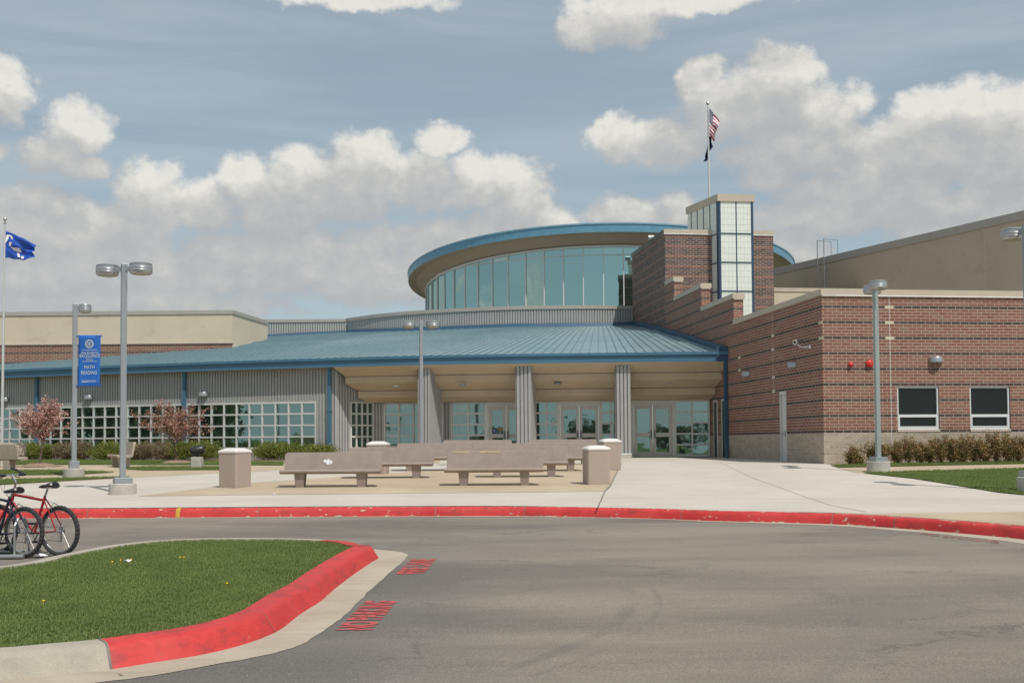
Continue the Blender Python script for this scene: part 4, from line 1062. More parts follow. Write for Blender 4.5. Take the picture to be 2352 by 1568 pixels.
for x,y,lab in ((467.6,905.6,'wall lamp on ribbed metal wall beside the copper crown of the right blossom tree'),(204,912.8,'wall lamp on ribbed metal wall just right of the banner lamp post'),(12,918,'wall lamp on ribbed metal wall at the left edge by the white flagpole')):
    s=WP.col(x); p,d=WP.pt(s); n=Vector((-d.y,d.x)); z=at(x,y,p.y).z; sconce((p.x+n.x*.01,p.y+n.y*.01,z),n,lab)
for x,y,r,lab in ((1955,837,.08,'small red alarm bell on the brick wall'),(1998,835,.128,'large red alarm bell on the brick wall behind the lamp post')):
    q=P2(A,TD,linex(x,A,TD)); z=at(x,y,q.y).z; t=empty('alarm_bell',(q.x,q.y,z),lab,'alarm bell',None,math.atan2(nF.y,nF.x)+pi/2)
    mb=MB(); 
    pr=[(r*.45,0),(r*.45,.03),(r*.98,.035),(r,.05),(r*.95,.075),(r*.7,.10),(r*.3,.112),(0,.115)]
    vs=[];n=24
    for (rr,h) in pr:
        for k in range(n): a=2*pi*k/n; vs.append((rr*cos(a),-h,rr*sin(a)))
    fs=[(j*n+i,j*n+(i+1)%n,(j+1)*n+(i+1)%n,(j+1)*n+i) for j in range(len(pr)-1) for i in range(n)]
    mb.raw(vs,fs); mb.build('bell_dome',M['bell'],t,smooth=True)
    mb=MB(); mb.tube([(0,-.11,0),(0,-.125,0)],r*.14,8); mb.build('bell_bolt',M['steel'],t)
u=linex(1864,A,SD); q=P2(A,SD,u); z=at(1864,796,q.y).z
t=empty('security_camera',(q.x,q.y,z),'cylindrical security camera on a curved arm on the shaded brick wall','camera')
mb=MB(); mb.tube([(0,0,-.06),(0,0,.06)],.05,8); mb.tube([(0,0,0),(-.16,.05,-.01),(-.30,.10,0),(-.36,.13,.06),(-.38,.14,.14)],.02,8); mb.build('bracket',M['flash_white'],t,smooth=True)
mb=MB(); mb.tube([(-.52,-.02,.15),(-.22,.22,.22)],.075,14); mb.build('camera_body',M['galv'],t,smooth=True)
mb=MB(); mb.tube([(-.53,-.03,.148),(-.50,-.005,.153)],[.088,.088],14); mb.build('camera_hood',M['cream'],t)
mb=MB(); mb.tube([(-.536,-.036,.147),(-.53,-.03,.148)],[.045,.045],12); mb.build('camera_lens',M['black_plastic'],t)
# ================================================================== STREET LAMPS
def lamp_parts(t,h,heads,polew=.125,base=(.30,.24),box=(.19,.13),hr=.25,hh=.26,headz=-.12,pole='pole_paint',rot=0.0,armz=None):
    mb=MB(); mb.lathe([(base[0],-.15),(base[0],base[1]-.015),(base[0]-.015,base[1]),(0,base[1])],(0,0,0),32); mb.build('footing',M['concrete_base'],t,smooth=True)
    mb=MB(); b=box[0]; mb.box(-b,b,-b,b,base[1],base[1]+box[1]); mb.build('base_cover',M['pole_paint'],t,bevel=.008).rotation_euler=(0,0,rot)
    w=polew/2; mb=MB(); mb.box(-w,w,-w,w,base[1]+.02,h); mb.build('pole',M[pole],t,bevel=.008).rotation_euler=(0,0,rot)
    for (ang,dist) in heads:
        c=Vector((cos(ang)*dist,sin(ang)*dist,h+headz)); d=Vector((cos(ang),sin(ang),0)); n=Vector((-d.y,d.x,0))
        mb=MB(); o=d*(w*.6)-n*.035; mb.obox((o.x,o.y,h+headz-.05),tuple(d*(dist-hr-w*.6+.03)),tuple(n*.07),(0,0,.10)); mb.build('arm',M['pole_paint'],t)
        mb=MB(); k=hh
        mb.lathe([(0,k*.5),(hr*.6,k*.49),(hr*.93,k*.42),(hr,k*.34),(hr*.95,k*.30),(hr*.95,k*.27),(hr,k*.24),(hr*1.0,k*.02),(hr*1.015,0),(hr,-k*.03),(hr,-k*.2),(hr*1.015,-k*.22),(hr,-k*.25),(hr*.97,-k*.42),(hr*.9,-k*.5),(hr*.8,-k*.5)],tuple(c),32)
        hd=mb.build('lamp_head',M['lamp_metal'],t,smooth=True)
        mb=MB(); mb.lathe([(hr*.8,-k*.5),(hr*.6,-k*.56),(0,-k*.6)],tuple(c),24); mb.build('lens',M['lens'],hd)
def lamp(name,px,py,htop,heads,label,**k):
    p=gnd(px,py); p.z=Zplz(p.y)
    z=at(px,htop,p.y).z-p.z
    t=empty(name,p,label,'street lamp','grey parking lamps with drum heads')
    lamp_parts(t,z,heads,**k); return t,p
lamp('street_lamp',281.5,1134,606,[(R_(-14),.43),(R_(166),.43)],'tall twin head street lamp nearest the kerb on the left, on a round concrete footing',rot=R_(28),polew=.125)
lb,pb=lamp('street_lamp',169.5,1098,698,[(R_(4),.27)],'street lamp with one small head carrying the blue banner',rot=R_(30),polew=.125,box=(.13,.2),base=(.28,.28),hr=.17,hh=.24,headz=-.12)
lamp('street_lamp',2018,1083,650,[(R_(-98),.45),(R_(82),.45)],'grey green twin head street lamp in front of the brick wall on the right',rot=R_(12),base=(.32,.3),pole='pole_green')
lamp('street_lamp',2371,1130,516,[(R_(100),.45),(R_(-80),.45)],'street lamp cut by the right edge, its white footing on the lawn',rot=R_(12),base=(.30,.33))
# lamp behind the benches
p=Vector(at(968,1056,39.5)); p.z=Zp(39.5)
t=empty('street_lamp',p,'twin head street lamp standing before the leftmost entrance pier','street lamp','grey parking lamps with drum heads')
lamp_parts(t,at(968,737,39.5).z-p.z,[(R_(2),.44),(R_(182),.44)],rot=R_(20),polew=.12,base=(.25,.2))
# banner
bw=Vector((1,0,0)); ang=R_(4)
ztop=at(205,770,pb.y).z; zbot=at(205,887,pb.y).z; x0b=at(181.5,800,pb.y).x; x1b=at(232,800,pb.y).x
bt=empty('banner',(pb.x,pb.y,pb.z),'blue vertical banner reading MATH READING hung from the lamp post','banner')
H=ztop-zbot; W=x1b-x0b
def bl(u,v): # local coords on banner plane, slight belly
    x=x0b-pb.x+u*W; y=-.05+.02*sin(u*5+v*3)+.035*sin(pi*v)*sin(pi*u); return Vector((x,y,zbot-pb.z+v*H))
mb=MB(); NU,NV=10,16
vs=[bl(i/NU,j/NV) for j in range(NV+1) for i in range(NU+1)]; fs=[(j*(NU+1)+i,j*(NU+1)+i+1,(j+1)*(NU+1)+i+1,(j+1)*(NU+1)+i) for j in range(NV) for i in range(NU)]
mb.raw(vs,fs); cl=mb.build('cloth',M['banner_blue'],bt,smooth=True); so=cl.modifiers.new('s','SOLIDIFY'); so.thickness=.006; so.offset=1
for v in (.985,.015):
    mb=MB(); a=bl(-.08,v); b=bl(1.07,v); mb.tube([a,b],.018,8); mb.build('banner_rod',M['banner_blue'],bt)
pm=MB()
def btext(s,u0,u1,v0,v1,shear=0.0,bold=.0):
    vs,fs,_=text_mesh(s,bold,2); P=[]
    for a,b in vs: q=bl(u0+(u1-u0)*a+shear*b,v0+(v1-v0)*b); q.y-=.008; P.append(q)
    pm.raw(P,fs)
def flushp(nm):
    global pm
    pm.build(nm,M['cream'],bt); pm=MB()
def bbar(u0,u1,v,h=.004):
    n=8
    for i in range(n):
        a=u0+(u1-u0)*i/n;b=u0+(u1-u0)*(i+1)/n; q=[bl(a,v-h),bl(b,v-h),bl(b,v+h),bl(a,v+h)]
        for w in q: w.y-=.008
        pm.face(q)
for q_ in ((.17,.85,.712),(.17,.85,.487),(.15,.83,.112),(.15,.49,.085,.005),(.54,.82,.087,.003)): bbar(*q_); flushp('printed_rule')
btext('State Standard of',.12,.88,.635,.685,.03); flushp('lettering'); btext('EXCELLENCE',.06,.98,.565,.628,0,.0); flushp('lettering'); btext('School',.34,.64,.505,.55,.03); flushp('lettering')
btext('MATH',.26,.74,.345,.41,0,.0); flushp('lettering'); btext('READING',.13,.86,.235,.305,0,.0); flushp('lettering')
def disc_ring(cu,cv,r0,r1,n=32):
    for k in range(n):
        a,b=2*pi*k/n,2*pi*(k+1)/n; q=[bl(cu+r*cos(t),cv+r*sin(t)*W/H) for r,t in ((r0,a),(r1,a),(r1,b),(r0,b))]
        for w in q: w.y-=.008
        pm.face(q)
disc_ring(.5,.83,.155,.19); disc_ring(.5,.83,.135,.142)
for i,(w,v) in enumerate(((.09,.86),(.12,.845),(.11,.825),(.12,.81),(.08,.79))): bbar(.5-w,.5+w*.8,v,.0035)
pm.build('printed_seal',M['cream'],bt)
# ================================================================== FLAGS
fpY=40.0; pf=at(4.2,1055,fpY); pf.z=Zp(fpY); ztp=at(5.5,512,fpY).z
ft_=empty('flagpole',pf,'white flagpole at the left edge with round finial','flagpole')
mb=MB(); mb.tube([(0,0,-.05),(0,0,2.5),(0.02,0,ztp-pf.z)],[.058,.05,.032],12); mb.build('pole',M['white_pole'],ft_,smooth=True)
mb=MB(); mb.lathe([(0,-.07),(.03,-.065),(.068,0),(.05,.05),(0,.07)],(0.02,0,ztp-pf.z+.14),14); mb.tube([(0.02,0,ztp-pf.z-.03),(.02,0,ztp-pf.z+.09)],.02,8); mb.lathe([(0,0),(.05,0),(.05,.05),(0,.05)],(0.02,0,ztp-pf.z-.03),10); mb.build('finial',M['galv'],ft_,smooth=True)
def zf(zx,zy): return (zx/5.225/1.7415,(850+zy/5.225)/1.7415)
def bz(curve,t):
    s=t*(len(curve)-1); i=min(int(s),len(curve)-2); f=s-i
    return tuple(curve[i][k]*(1-f)+curve[i+1][k]*f for k in (0,1))
topc=[(80,365),(180,405),(300,450),(400,505),(530,550),(620,610),(715,670)]; botc=[(80,955),(180,940),(260,970),(400,975),(520,1010),(640,970),(745,935)]
def flagsurf(u,v):
    a=bz(topc,u); b=bz(botc,u); x=a[0]+(b[0]-a[0])*v; y=a[1]+(b[1]-a[1])*v
    if u>.93: x-=22*sin(pi*v)*((u-.93)/.07)
    p=at(*zf(x,y),fpY); amp=.13*u
    p.y+=amp*sin(5.5*v+7*u)+.06*u*sin(15*v-5*u); return p
fb=empty('flag',(pf.x,pf.y,ztp-.3),'royal blue flag with white lettering flying from the white pole','flag')
mb=MB(); NU,NV=28,22
vs=[flagsurf(i/NU,j/NV)-fb.location for j in range(NV+1) for i in range(NU+1)]; fs=[(j*(NU+1)+i,(j+1)*(NU+1)+i,(j+1)*(NU+1)+i+1,j*(NU+1)+i+1) for j in range(NV) for i in range(NU)]
mb.raw(vs,fs); fo=mb.build('cloth',M['flag_blue'],fb,smooth=True); so=fo.modifiers.new('s','SOLIDIFY'); so.thickness=.006
def inv_flag(x,y):
    u=(x-80)/650
    for _ in range(6):
        u=max(0,min(1,u)); a=bz(topc,u); b=bz(botc,u); v=(y-a[1])/(b[1]-a[1]); xx=a[0]+(b[0]-a[0])*v; u+=(x-xx)/650
    return max(0,min(1,u)),v
mb=MB()
for poly in ([(125,480),(165,458),(240,475),(270,530),(268,572),(235,550),(230,520),(180,500),(178,560),(125,645),(90,620),(95,590),(130,540)],[(205,620),(265,630),(240,715),(195,700)],[(230,720),(290,735),(430,750),(440,825),(380,825),(370,800),(300,800)],[(345,840),(390,850),(400,890),(430,940),(365,930),(360,880)],[(430,920),(480,905),(515,970),(470,980)]):
    bm=bmesh.new(); f=bm.faces.new([bm.verts.new((x,y,0)) for x,y in poly]); bmesh.ops.triangulate(bm,faces=bm.faces); bmesh.ops.subdivide_edges(bm,edges=bm.edges[:],cuts=3,use_grid_fill=True)
    vs=[]
    for v in bm.verts:
        u,w=inv_flag(v.co.x,v.co.y); p=flagsurf(u,w)-fb.location; p.y-=.022; vs.append(p)
    bm.verts.index_update(); mb.raw(vs,[tuple(v.index for v in f.verts) for f in bm.faces]); bm.free()
mb.build('white_lettering',M['cloth_white'],fb)
# rear flagpole with two flags
rY=66.0; pr_=at(1629.5,470,rY); gz=.95; zt2=at(1625.5,243,rY).z
rp_=empty('flagpole',(pr_.x,rY,gz),'tall white flagpole rising behind the glazed tower','flagpole')
topx=at(1625.8,243,rY).x-pr_.x
mb=MB(); mb.tube([(.0,0,0),(.0,0,8),(topx*.5,0,(zt2-gz+11)/2),(topx,0,zt2-gz)],[.1,.085,.07,.045],12); mb.build('pole',M['white_pole'],rp_,smooth=True)
mb=MB(); mb.lathe([(0,-.11),(.08,-.08),(.11,0),(.08,.08),(0,.11)],(topx,0,zt2-gz+.14),14); mb.build('finial',M['galv'],rp_,smooth=True)
def zu(zx,zy): return ((2700+zx/3.732)/1.7415,(380+zy/3.732)/1.7415)
tc=[(508,200),(545,250),(575,285),(612,318),(640,360),(656,408)]; bc=[(510,600),(528,628),(545,650),(562,668),(578,680),(594,688)]
def us(u,v):
    a=bz(tc,u); b=bz(bc,u); x=a[0]+(b[0]-a[0])*v; y=a[1]+(b[1]-a[1])*v
    x+= -14*u*sin(pi*v)*(1 if v>.25 else .4)
    p=at(*zu(x,y),rY); p.y+= -.12+.25*u*sin(5*v+3.5*u)+.12*u*sin(13*v); return p
uf=empty('flag',(pr_.x,rY,zt2-.5),'red, white and blue star spangled flag hanging from the tall pole','flag')
NU,NV=20,26
def uflag(name,mat,u0,u1,v0,v1):
    mb=MB(); nu=max(2,int((u1-u0)*20)); nv=2 if v1-v0<.1 else 12
    for j in range(nv):
        for i in range(nu):
            a,b=u0+(u1-u0)*i/nu,u0+(u1-u0)*(i+1)/nu; c,d_=v0+(v1-v0)*j/nv,v0+(v1-v0)*(j+1)/nv
            mb.face([us(a,c)-uf.location,us(a,d_)-uf.location,us(b,d_)-uf.location,us(b,c)-uf.location])
    return mb.build(name,mat,uf,merge=True)
for k in range(13): uflag('red_stripe' if k%2==0 else 'white_stripe',M['cloth_red'] if k%2==0 else M['cloth_white'],.4 if k<7 else 0,1,k/13,(k+1)/13)
uflag('blue_canton',M['cloth_navy'],0,.4,0,7/13)
mb=MB()
for r in range(9):
    for c in range(6 if r%2==0 else 5):
        u=(.033+c*.066+(0 if r%2==0 else .033)); v=(r+.6)*7/13/9.4; p=us(u,v)-uf.location; p.y-=.03
        s=.019; mb.face([(p.x-s,p.y,p.z),(p.x,p.y,p.z-s),(p.x+s,p.y,p.z),(p.x,p.y,p.z+s)])
mb.build('white_stars',M['cloth_white'],uf)
nf=empty('flag',(pr_.x,rY,zt2-3),'small navy flag drooping below the striped flag','flag')
rowsn=[(615,503,540),(660,500,546),(700,498,546),(735,496,560),(755,492,576),(790,482,555),(835,468,520),(870,458,496),(905,450,490),(940,456,490),(965,440,488),(988,428,468)]
mb=MB(); KN=6; vs=[]
for (y,a,b) in rowsn:
    for k in range(KN+1):
        x=a+(b-a)*k/KN; p=at(*zu(x,y),rY); p.y+=.1+.14*sin(k*1.9+y*.02); vs.append(p-nf.location)
fs=[(j*(KN+1)+i,(j+1)*(KN+1)+i,(j+1)*(KN+1)+i+1,j*(KN+1)+i+1) for j in range(len(rowsn)-1) for i in range(KN)]
mb.raw(vs,fs); o=mb.build('cloth',M['cloth_navy'],nf,smooth=True); so=o.modifiers.new('s','SOLIDIFY'); so.thickness=.01
# ================================================================== BENCHES
def make_bench(loc,rz,label,mat='bench',group='stone benches with solid backs',flip=False):
    t=empty('bench',loc,label,'bench',group,rz); L=1.2
    # back panel (rounded top corners), leaning; local -y is the front
    mb=MB(); r=.09; out=[]
    out+= [(-L+.04,.36),(L-.0,.36)]
    for k in range(6): a=k/5*pi/2; out.append((L-r+r*cos(a),.83-r+r*sin(a)))
    for k in range(6): a=pi/2+k/5*pi/2; out.append((-L+.04+r+r*cos(a),.83-r+r*sin(a)))
    n=len(out); tilt=lambda z:(z-.36)*.20
    vs=[(x,.14+tilt(z),z) for x,z in out]+[(x,.21+tilt(z),z) for x,z in out]
    fs=[tuple(range(n)),tuple(reversed(range(n,2*n)))]+[(i,i+n,(i+1)%n+n,(i+1)%n) for i in range(n)]
    mb.raw(vs,fs); mb.build('backrest',M[mat],t,bevel=.008)
    mb=MB(); prof=[(-.27,.345),(-.285,.37),(-.28,.405),(-.25,.42),(.12,.40),(.20,.39),(.21,.345),(.1,.315),(-.2,.315)]
    n=len(prof); vs=[(-L,y,z) for y,z in prof]+[(L,y,z) for y,z in prof]
    mb.raw(vs,[tuple(range(n)),tuple(reversed(range(n,2*n)))]+[(i,i+n,(i+1)%n+n,(i+1)%n) for i in range(n)]); mb.build('seat',M[mat],t,bevel=.01)
    for s in (-1,1):
        mb=MB(); c=s*.74; a,b=.12,.092
        top=[(c-a,-.21),(c+a,-.21),(c+a,.2),(c-a,.2)]; bot=[(c-b,-.15),(c+b,-.15),(c+b,.16),(c-b,.16)]
        mb.raw([(x,y,.33) for x,y in top]+[(x,y,-.03) for x,y in bot],[(0,1,2,3),(7,6,5,4),(0,4,5,1),(1,5,6,2),(2,6,7,3),(3,7,4,0)])
        mb.build('leg',M[mat],t,bevel=.012)
    return t
b0=make_bench((0,0,0),0,'x')
BX=[(654,867,26.3,1115.5,'bench front row left, with a white scrape on its back'),
    (1022.6,1245,26.5,1113,'bench front row right, yellow stained along its top edge'),
    (799,987.5,29.7,1097,'bench second row left, between the front left bench and the rear litter bin'),
    (1108.7,1297,29.8,1095,'bench second row right, showing past the end of the front right bench'),
    (914,1079,33.2,1085,'bench third row left, just right of the rear left litter bin'),
    (1165.5,1339,32.6,1081,'bench third row right, its end tucked behind the front right litter bin'),
    (1008,1180,37.0,1070,'bench farthest row left, only its top showing before the first doors'),
    (1215.6,1366,37.0,1070,'bench farthest row right, only its top showing before the middle doors')]
first=True
for (xa,xb,Y,yb,lab) in BX:
    xc=(xa+xb)/2; X=(xc-1176)/F*Y
    o=b0 if first else copy_tree(b0)
    o.location=(X,Y,Zplz(Y)+.004); o.rotation_euler=(0,0,random.uniform(-.012,.012)); o['label']=lab; o['group']='stone benches in rows on the tan terrace'
    first=False
b2=[c for c in bpy.data.objects if c.get('label')==BX[1][4]][0]
mb=MB()
for k,(ox,oz,w,h) in enumerate(((-.17,.62,.05,.05),(-.10,.60,.06,.09),(-.04,.59,.05,.06))):
    mb.face([(ox+w*.8*cos(2*pi*q/9)*random.uniform(.7,1.2),.14+(oz+h*.8*sin(2*pi*q/9)-.36)*.2-.005,oz+h*.8*sin(2*pi*q/9)) for q in range(9)])
mb.build('paint_scrape',M['flash_white'],b0)
mb=MB()
for (x0,x1) in ((-1.0,-.62),(-.35,.15)):
    n=10
    for k in range(n):
        a=x0+(x1-x0)*k/n; b=x0+(x1-x0)*(k+1)/n; h=.03+.02*random.random(); z0=.826-h; mb.face([(a,.14+(z0-.36)*.2-.004,z0),(b,.14+(z0-.36)*.2-.004,z0+.006),(b,.14+(.826-.36)*.2-.004,.826),(a,.14+(.826-.36)*.2-.004,.826)])
mb.build('yellow_stain',plain('yellow_stain',(.44,.36,.20),.85),b2)
# concrete tan benches on the left lawn
tb=make_bench((0,0,0),0,'y','bench_tan'); 
for (X,Y,rz,lab,f) in ((at(53,1060,38.0).x-1.22,38.0,R_(2),'tan bench at the left edge facing the road, behind the blossom tree',0),
                     (at(53,1070,34.6).x-1.12,34.6,R_(172),'tan bench seen from behind at the far left edge, shaded by a tree',1),
                     (at(270,1072,36.6).x,36.9,R_(-62),'tan bench seen end on between the two lamp posts on the left',2)):
    o=tb if f==0 else copy_tree(tb); o.location=(X,Y,Zplz(Y)+.006); o.rotation_euler=(0,0,rz); o['label']=lab; o['group']='tan benches around the lawn paths'
# ================================================================== LITTER BINS
def make_bin(loc,rz,label):
    t=empty('litter_bin',loc,label,'litter bin','square aggregate litter bins with white lids',rz)
    def oct(w,c): return [(-w+c,-w),(w-c,-w),(w,-w+c),(w,w-c),(w-c,w),(-w+c,w),(-w,w-c),(-w,-w+c)]
    def loft(mb,secs):
        vs=[];n=8
        for (w,c,z) in secs: vs+=[(x,y,z) for x,y in oct(w,c)]
        fs=[tuple(reversed(range(n)))]+[(j*n+i,j*n+(i+1)%n,(j+1)*n+(i+1)%n,(j+1)*n+i) for j in range(len(secs)-1) for i in range(n)]+[tuple(range((len(secs)-1)*n,len(secs)*n))]
        mb.raw(vs,fs)
    mb=MB(); loft(mb,[(.275,.03,-.03),(.28,.035,.02),(.285,.035,.82)]); mb.build('bin_body',M['bin'],t,bevel=.006)
    mb=MB(); loft(mb,[(.29,.03,.82),(.302,.035,.835),(.302,.035,.868),(.285,.035,.885),(.17,.03,.94),(.10,.02,.945)]); mb.build('bin_lid',M['bin_lid'],t,bevel=.008)
    return t
n0=make_bin((0,0,0),0,'z')
for i,(x,Y,rz,lab) in enumerate(((540,26.4,R_(-27),'litter bin standing alone left of the front benches'),(868,31.7,R_(-5),'litter bin half hidden behind the second row bench'),(1368,26.7,R_(10),'litter bin at the front right of the benches, nearest the camera'),(1400,33.0,R_(8),'litter bin behind the front right one, before the last pier'))):
    o=n0 if i==0 else copy_tree(n0); o.location=((x-1176)/F*Y,Y,Zplz(Y)+.004); o.rotation_euler=(0,0,rz); o['label']=lab
# ================================================================== PLANTS
def leafcloud(mb,c,r,n,size,seed=0,clump=.55,shell=.55,flat=1.0,aspect=.55,nclump=None):
    rnd=random.Random(seed); c=Vector(c); cl=[]
    for _ in range(nclump or 14):
        d=Vector((rnd.gauss(0,1),rnd.gauss(0,1),rnd.gauss(0,1))).normalized(); k=shell+(1-shell)*rnd.random(); cl.append((Vector((d.x*r[0]*k,d.y*r[1]*k,d.z*r[2]*k)),rnd.uniform(.6,1.2)))
    for _ in range(n):
        cc,w=rnd.choice(cl); p=c+cc+Vector((rnd.gauss(0,r[0]*.22*w),rnd.gauss(0,r[1]*.22*w),rnd.gauss(0,r[2]*.22*w)))
        leaf(mb,p,size*rnd.uniform(.6,1.3),rnd,aspect)
def leaf(mb,p,s,rnd,aspect=.55):
    d=Vector((rnd.gauss(0,1),rnd.gauss(0,1),rnd.gauss(0,.8))).normalized(); e=d.cross(Vector((rnd.gauss(0,1),rnd.gauss(0,1),rnd.gauss(0,1)))).normalized()
    mb.face([p-d*s,p+e*s*aspect,p+d*s,p-e*s*aspect])
def blossom_tree(loc,H,W,label,mat,seed,lean=0,low=.42,nl=1500):
    rnd=random.Random(seed); t=empty('blossom_tree',loc,label,'tree','young crab apple trees in blossom')
    tr=MB(); th=H*low*.62; trunk=[(0,0,-.1),(lean*.3,.01,th*.5),(lean,0.0,th),(lean*1.3,0,th*1.4)]; tr.tube(trunk,[.045,.038,.032,.026],8)
    lf=MB(); base=Vector((lean,0,th))
    for b in range(46):
        a=rnd.uniform(0,2*pi); zz=rnd.random(); start=base+Vector((0,0,H*.05*rnd.random()+zz*H*.28))
        el=rnd.uniform(.15,1.3); L=H*.42*rnd.uniform(.55,1.15)*(1.05-.35*zz)
        rad=W*.5*rnd.uniform(.55,1.15)
        end=start+Vector((cos(a)*rad*cos(el)*1.2,sin(a)*rad*cos(el)*1.2,sin(el)*L*1.05))
        end.z=min(end.z,H*1.0*rnd.uniform(.72,1.0)*(1-.25*min(1,abs(end.x)/(W*.6))))
        mid=start.lerp(end,.5)+Vector((rnd.gauss(0,.05),rnd.gauss(0,.05),-.04))
        pts=[start,start.lerp(mid,.5),mid,mid.lerp(end,.5)+Vector((0,0,.02)),end]; tr.tube(pts,[.014,.012,.009,.006,.003],5)
        for k in range(nl//46):
            f=rnd.uniform(.12,1.0)**.8; q=pts[min(3,int(f*4))].lerp(pts[min(4,int(f*4)+1)],f*4%1); sp=.055+.05*(1-f)
            if k%3==0: cx=q+Vector((rnd.gauss(0,sp),rnd.gauss(0,sp),rnd.gauss(0,sp)))
            leaf(lf,cx+Vector((rnd.gauss(0,.022),rnd.gauss(0,.022),rnd.gauss(0,.022))),.028*rnd.uniform(.7,1.5),rnd,.7)
    tr.build('trunk',M['bark'],t,smooth=True); lf.build('crown',M[mat],t); return t
p=gnd(91,1072); blossom_tree((p.x,p.y,Zplz(p.y)),2.85,1.95,'slender pink blossom tree behind the bicycles','blossom',3,lean=.10,low=.42,nl=6600)
p2=gnd(405,1065); blossom_tree((p2.x,p2.y,Zplz(p2.y)),3.15,2.5,'copper leaved blossom tree right of the tall lamp post','blossom2',8,lean=-.08,low=.33,nl=6600)
for q,r in ((p,.75),(p2,.75)):
    mb=MB(); vs=[]; K=28; prof=[(r,.0),(r*.75,.05),(r*.4,.11),(0,.13)]
    mb2=MB(); mb2.lathe([(a*1.0,z+.01) for a,z in prof],(0,0,0),K)
    mb2.v=[(x*(1+.08*sin(5*math.atan2(y,x))),y*(1+.08*cos(3*math.atan2(y,x))),z+random.uniform(-.01,.012)) for x,y,z in mb2.v]
    o=mb2.build('mulch',M['mulch'],None,smooth=True); o.location=(q.x,q.y,Zplz(q.y)); tag(o,kind='stuff',label='ring of wood mulch around the foot of a tree',cat='mulch')
def shrub(name,loc,r,mat,label,group,n,size,seed,stems=5,flat=.0,nclump=16,aspect=.5,shell=.5):
    t=empty(name,loc,label,'shrub',group); mb=MB(); leafcloud(mb,(0,0,r[2]*1.0),r,n,size,seed,nclump=nclump,aspect=aspect,shell=shell)
    mb.v=[(x,y,max(z,.015)) for x,y,z in mb.v]; mb.build('foliage',M[mat],t)
    s=MB(); rnd=random.Random(seed+5)
    for _ in range(stems):
        a=rnd.uniform(0,2*pi); s.tube([(0,0,-.03),(cos(a)*r[0]*.3,sin(a)*r[1]*.3,r[2]*.7),(cos(a)*r[0]*.65,sin(a)*r[1]*.6,r[2]*1.55)],[.014,.009,.004],5)
    s.build('stem',M['bark'],t); return t
# left hedge row along the wing
def wing_pt(x,offn):
    s=WP.col(x); q,d=WP.pt(s); n=Vector((-d.y,d.x)); return q+n*offn
hl=[(-6,54,.34,'juniper','juniper shrub at the left edge under the wing windows'),
    (54,112,.36,'juniper','low juniper between the tan bench and the pink tree'),
    (100,152,.43,'juniper','dense juniper just right of the pink blossom tree'),
    (142,186,.42,'juniper','juniper directly behind the banner lamp post'),
    (180,222,.42,'brownshrub','brown twiggy shrub right of the banner lamp post'),
    (214,262,.44,'brownshrub','brown shrub behind the end on tan bench'),
    (262,318,.44,'juniper','juniper right behind the tall lamp post'),
    (306,362,.43,'juniper','mixed green shrub left of the copper tree'),
    (352,404,.42,'brownshrub','brown shrub directly behind the copper tree trunk'),
    (396,452,.43,'brownshrub','brown green shrub left of the black spotlight'),
    (440,498,.46,'juniper','juniper behind the black spotlight'),
    (488,548,.44,'juniper','juniper ending the hedge behind the lone litter bin'),
    (622,690,.40,'juniper','dark lobed juniper beside the bare wall gap'),
    (676,742,.38,'juniper','spreading juniper in front of the blue downspout'),
    (728,798,.35,'juniper','low juniper ending at the entrance corner')]
for i,(xa,xb,hz,mt,lab) in enumerate(hl):
    q=wing_pt((xa+xb)/2,1.5 if xa<600 else 1.35); w=(xb-xa)/F*q.y/2
    shrub('shrub',(q.x,q.y,Zp(q.y)),(w*1.22,.62,hz*.95),mt,lab,'shrubs along the curved metal wing',12000,.030,40+i,5,nclump=150,shell=.10)
mb_=[]
for s0 in range(0,30): mb_.append(s0)
bed=[tuple(WP.pt(k*.8)[0]+Vector((-WP.pt(k*.8)[1].y,WP.pt(k*.8)[1].x))*.0) for k in range(0,42)]
bed2=[tuple(WP.pt(k*.8)[0]+Vector((-WP.pt(k*.8)[1].y,WP.pt(k*.8)[1].x))*(2.3+.1*sin(k*1.7))) for k in range(0,42)]
o=sheet('mulch',[bed+list(reversed(bed2))],Zplz,.012,M['mulch'],'stuff','bed of wood mulch under the shrubs of the metal wing','mulch')
# right shrubs
rs=[(1932,.33,.55),(1950,.16,.30),(1985,.33,.72),(2003,.30,.70),(2038,.30,.70),(2064,.36,.92),(2092,.30,.62),(2112,.38,.74),(2138,.30,.95),(2160,.36,.76),(2186,.34,.86),(2212,.38,.95),(2238,.34,.80),(2262,.40,1.0),(2288,.36,.82),(2312,.38,.98),(2338,.40,.88),(2362,.36,.96)]
ords=['first and smallest','tiny','third','fourth','fifth','sixth','seventh','eighth','ninth','tenth','eleventh','twelfth','thirteenth','fourteenth','fifteenth','sixteenth','seventeenth','last']
RL=['lone small copper shrub nearest the brick corner','tiny sprig of a shrub right of the lone corner shrub','copper shrub left of the right lamp post','copper shrub directly behind the right lamp post','low shrub right of the right lamp post','tall thin shrub under the white wall joint','low dark shrub left of the first window','wide low shrub under the left part of the first window','shrub with one high spray under the first window','shrub under the right end of the first window','shrub under the brick between the windows, left one','tall shrub under the brick between the windows, right one','shrub at the left jamb of the second window','tallest bushy shrub under the second window','shrub under the middle of the second window','shrub under the right end of the second window','shrub against the brick right of the second window','shrub cut by the right edge of the photo']
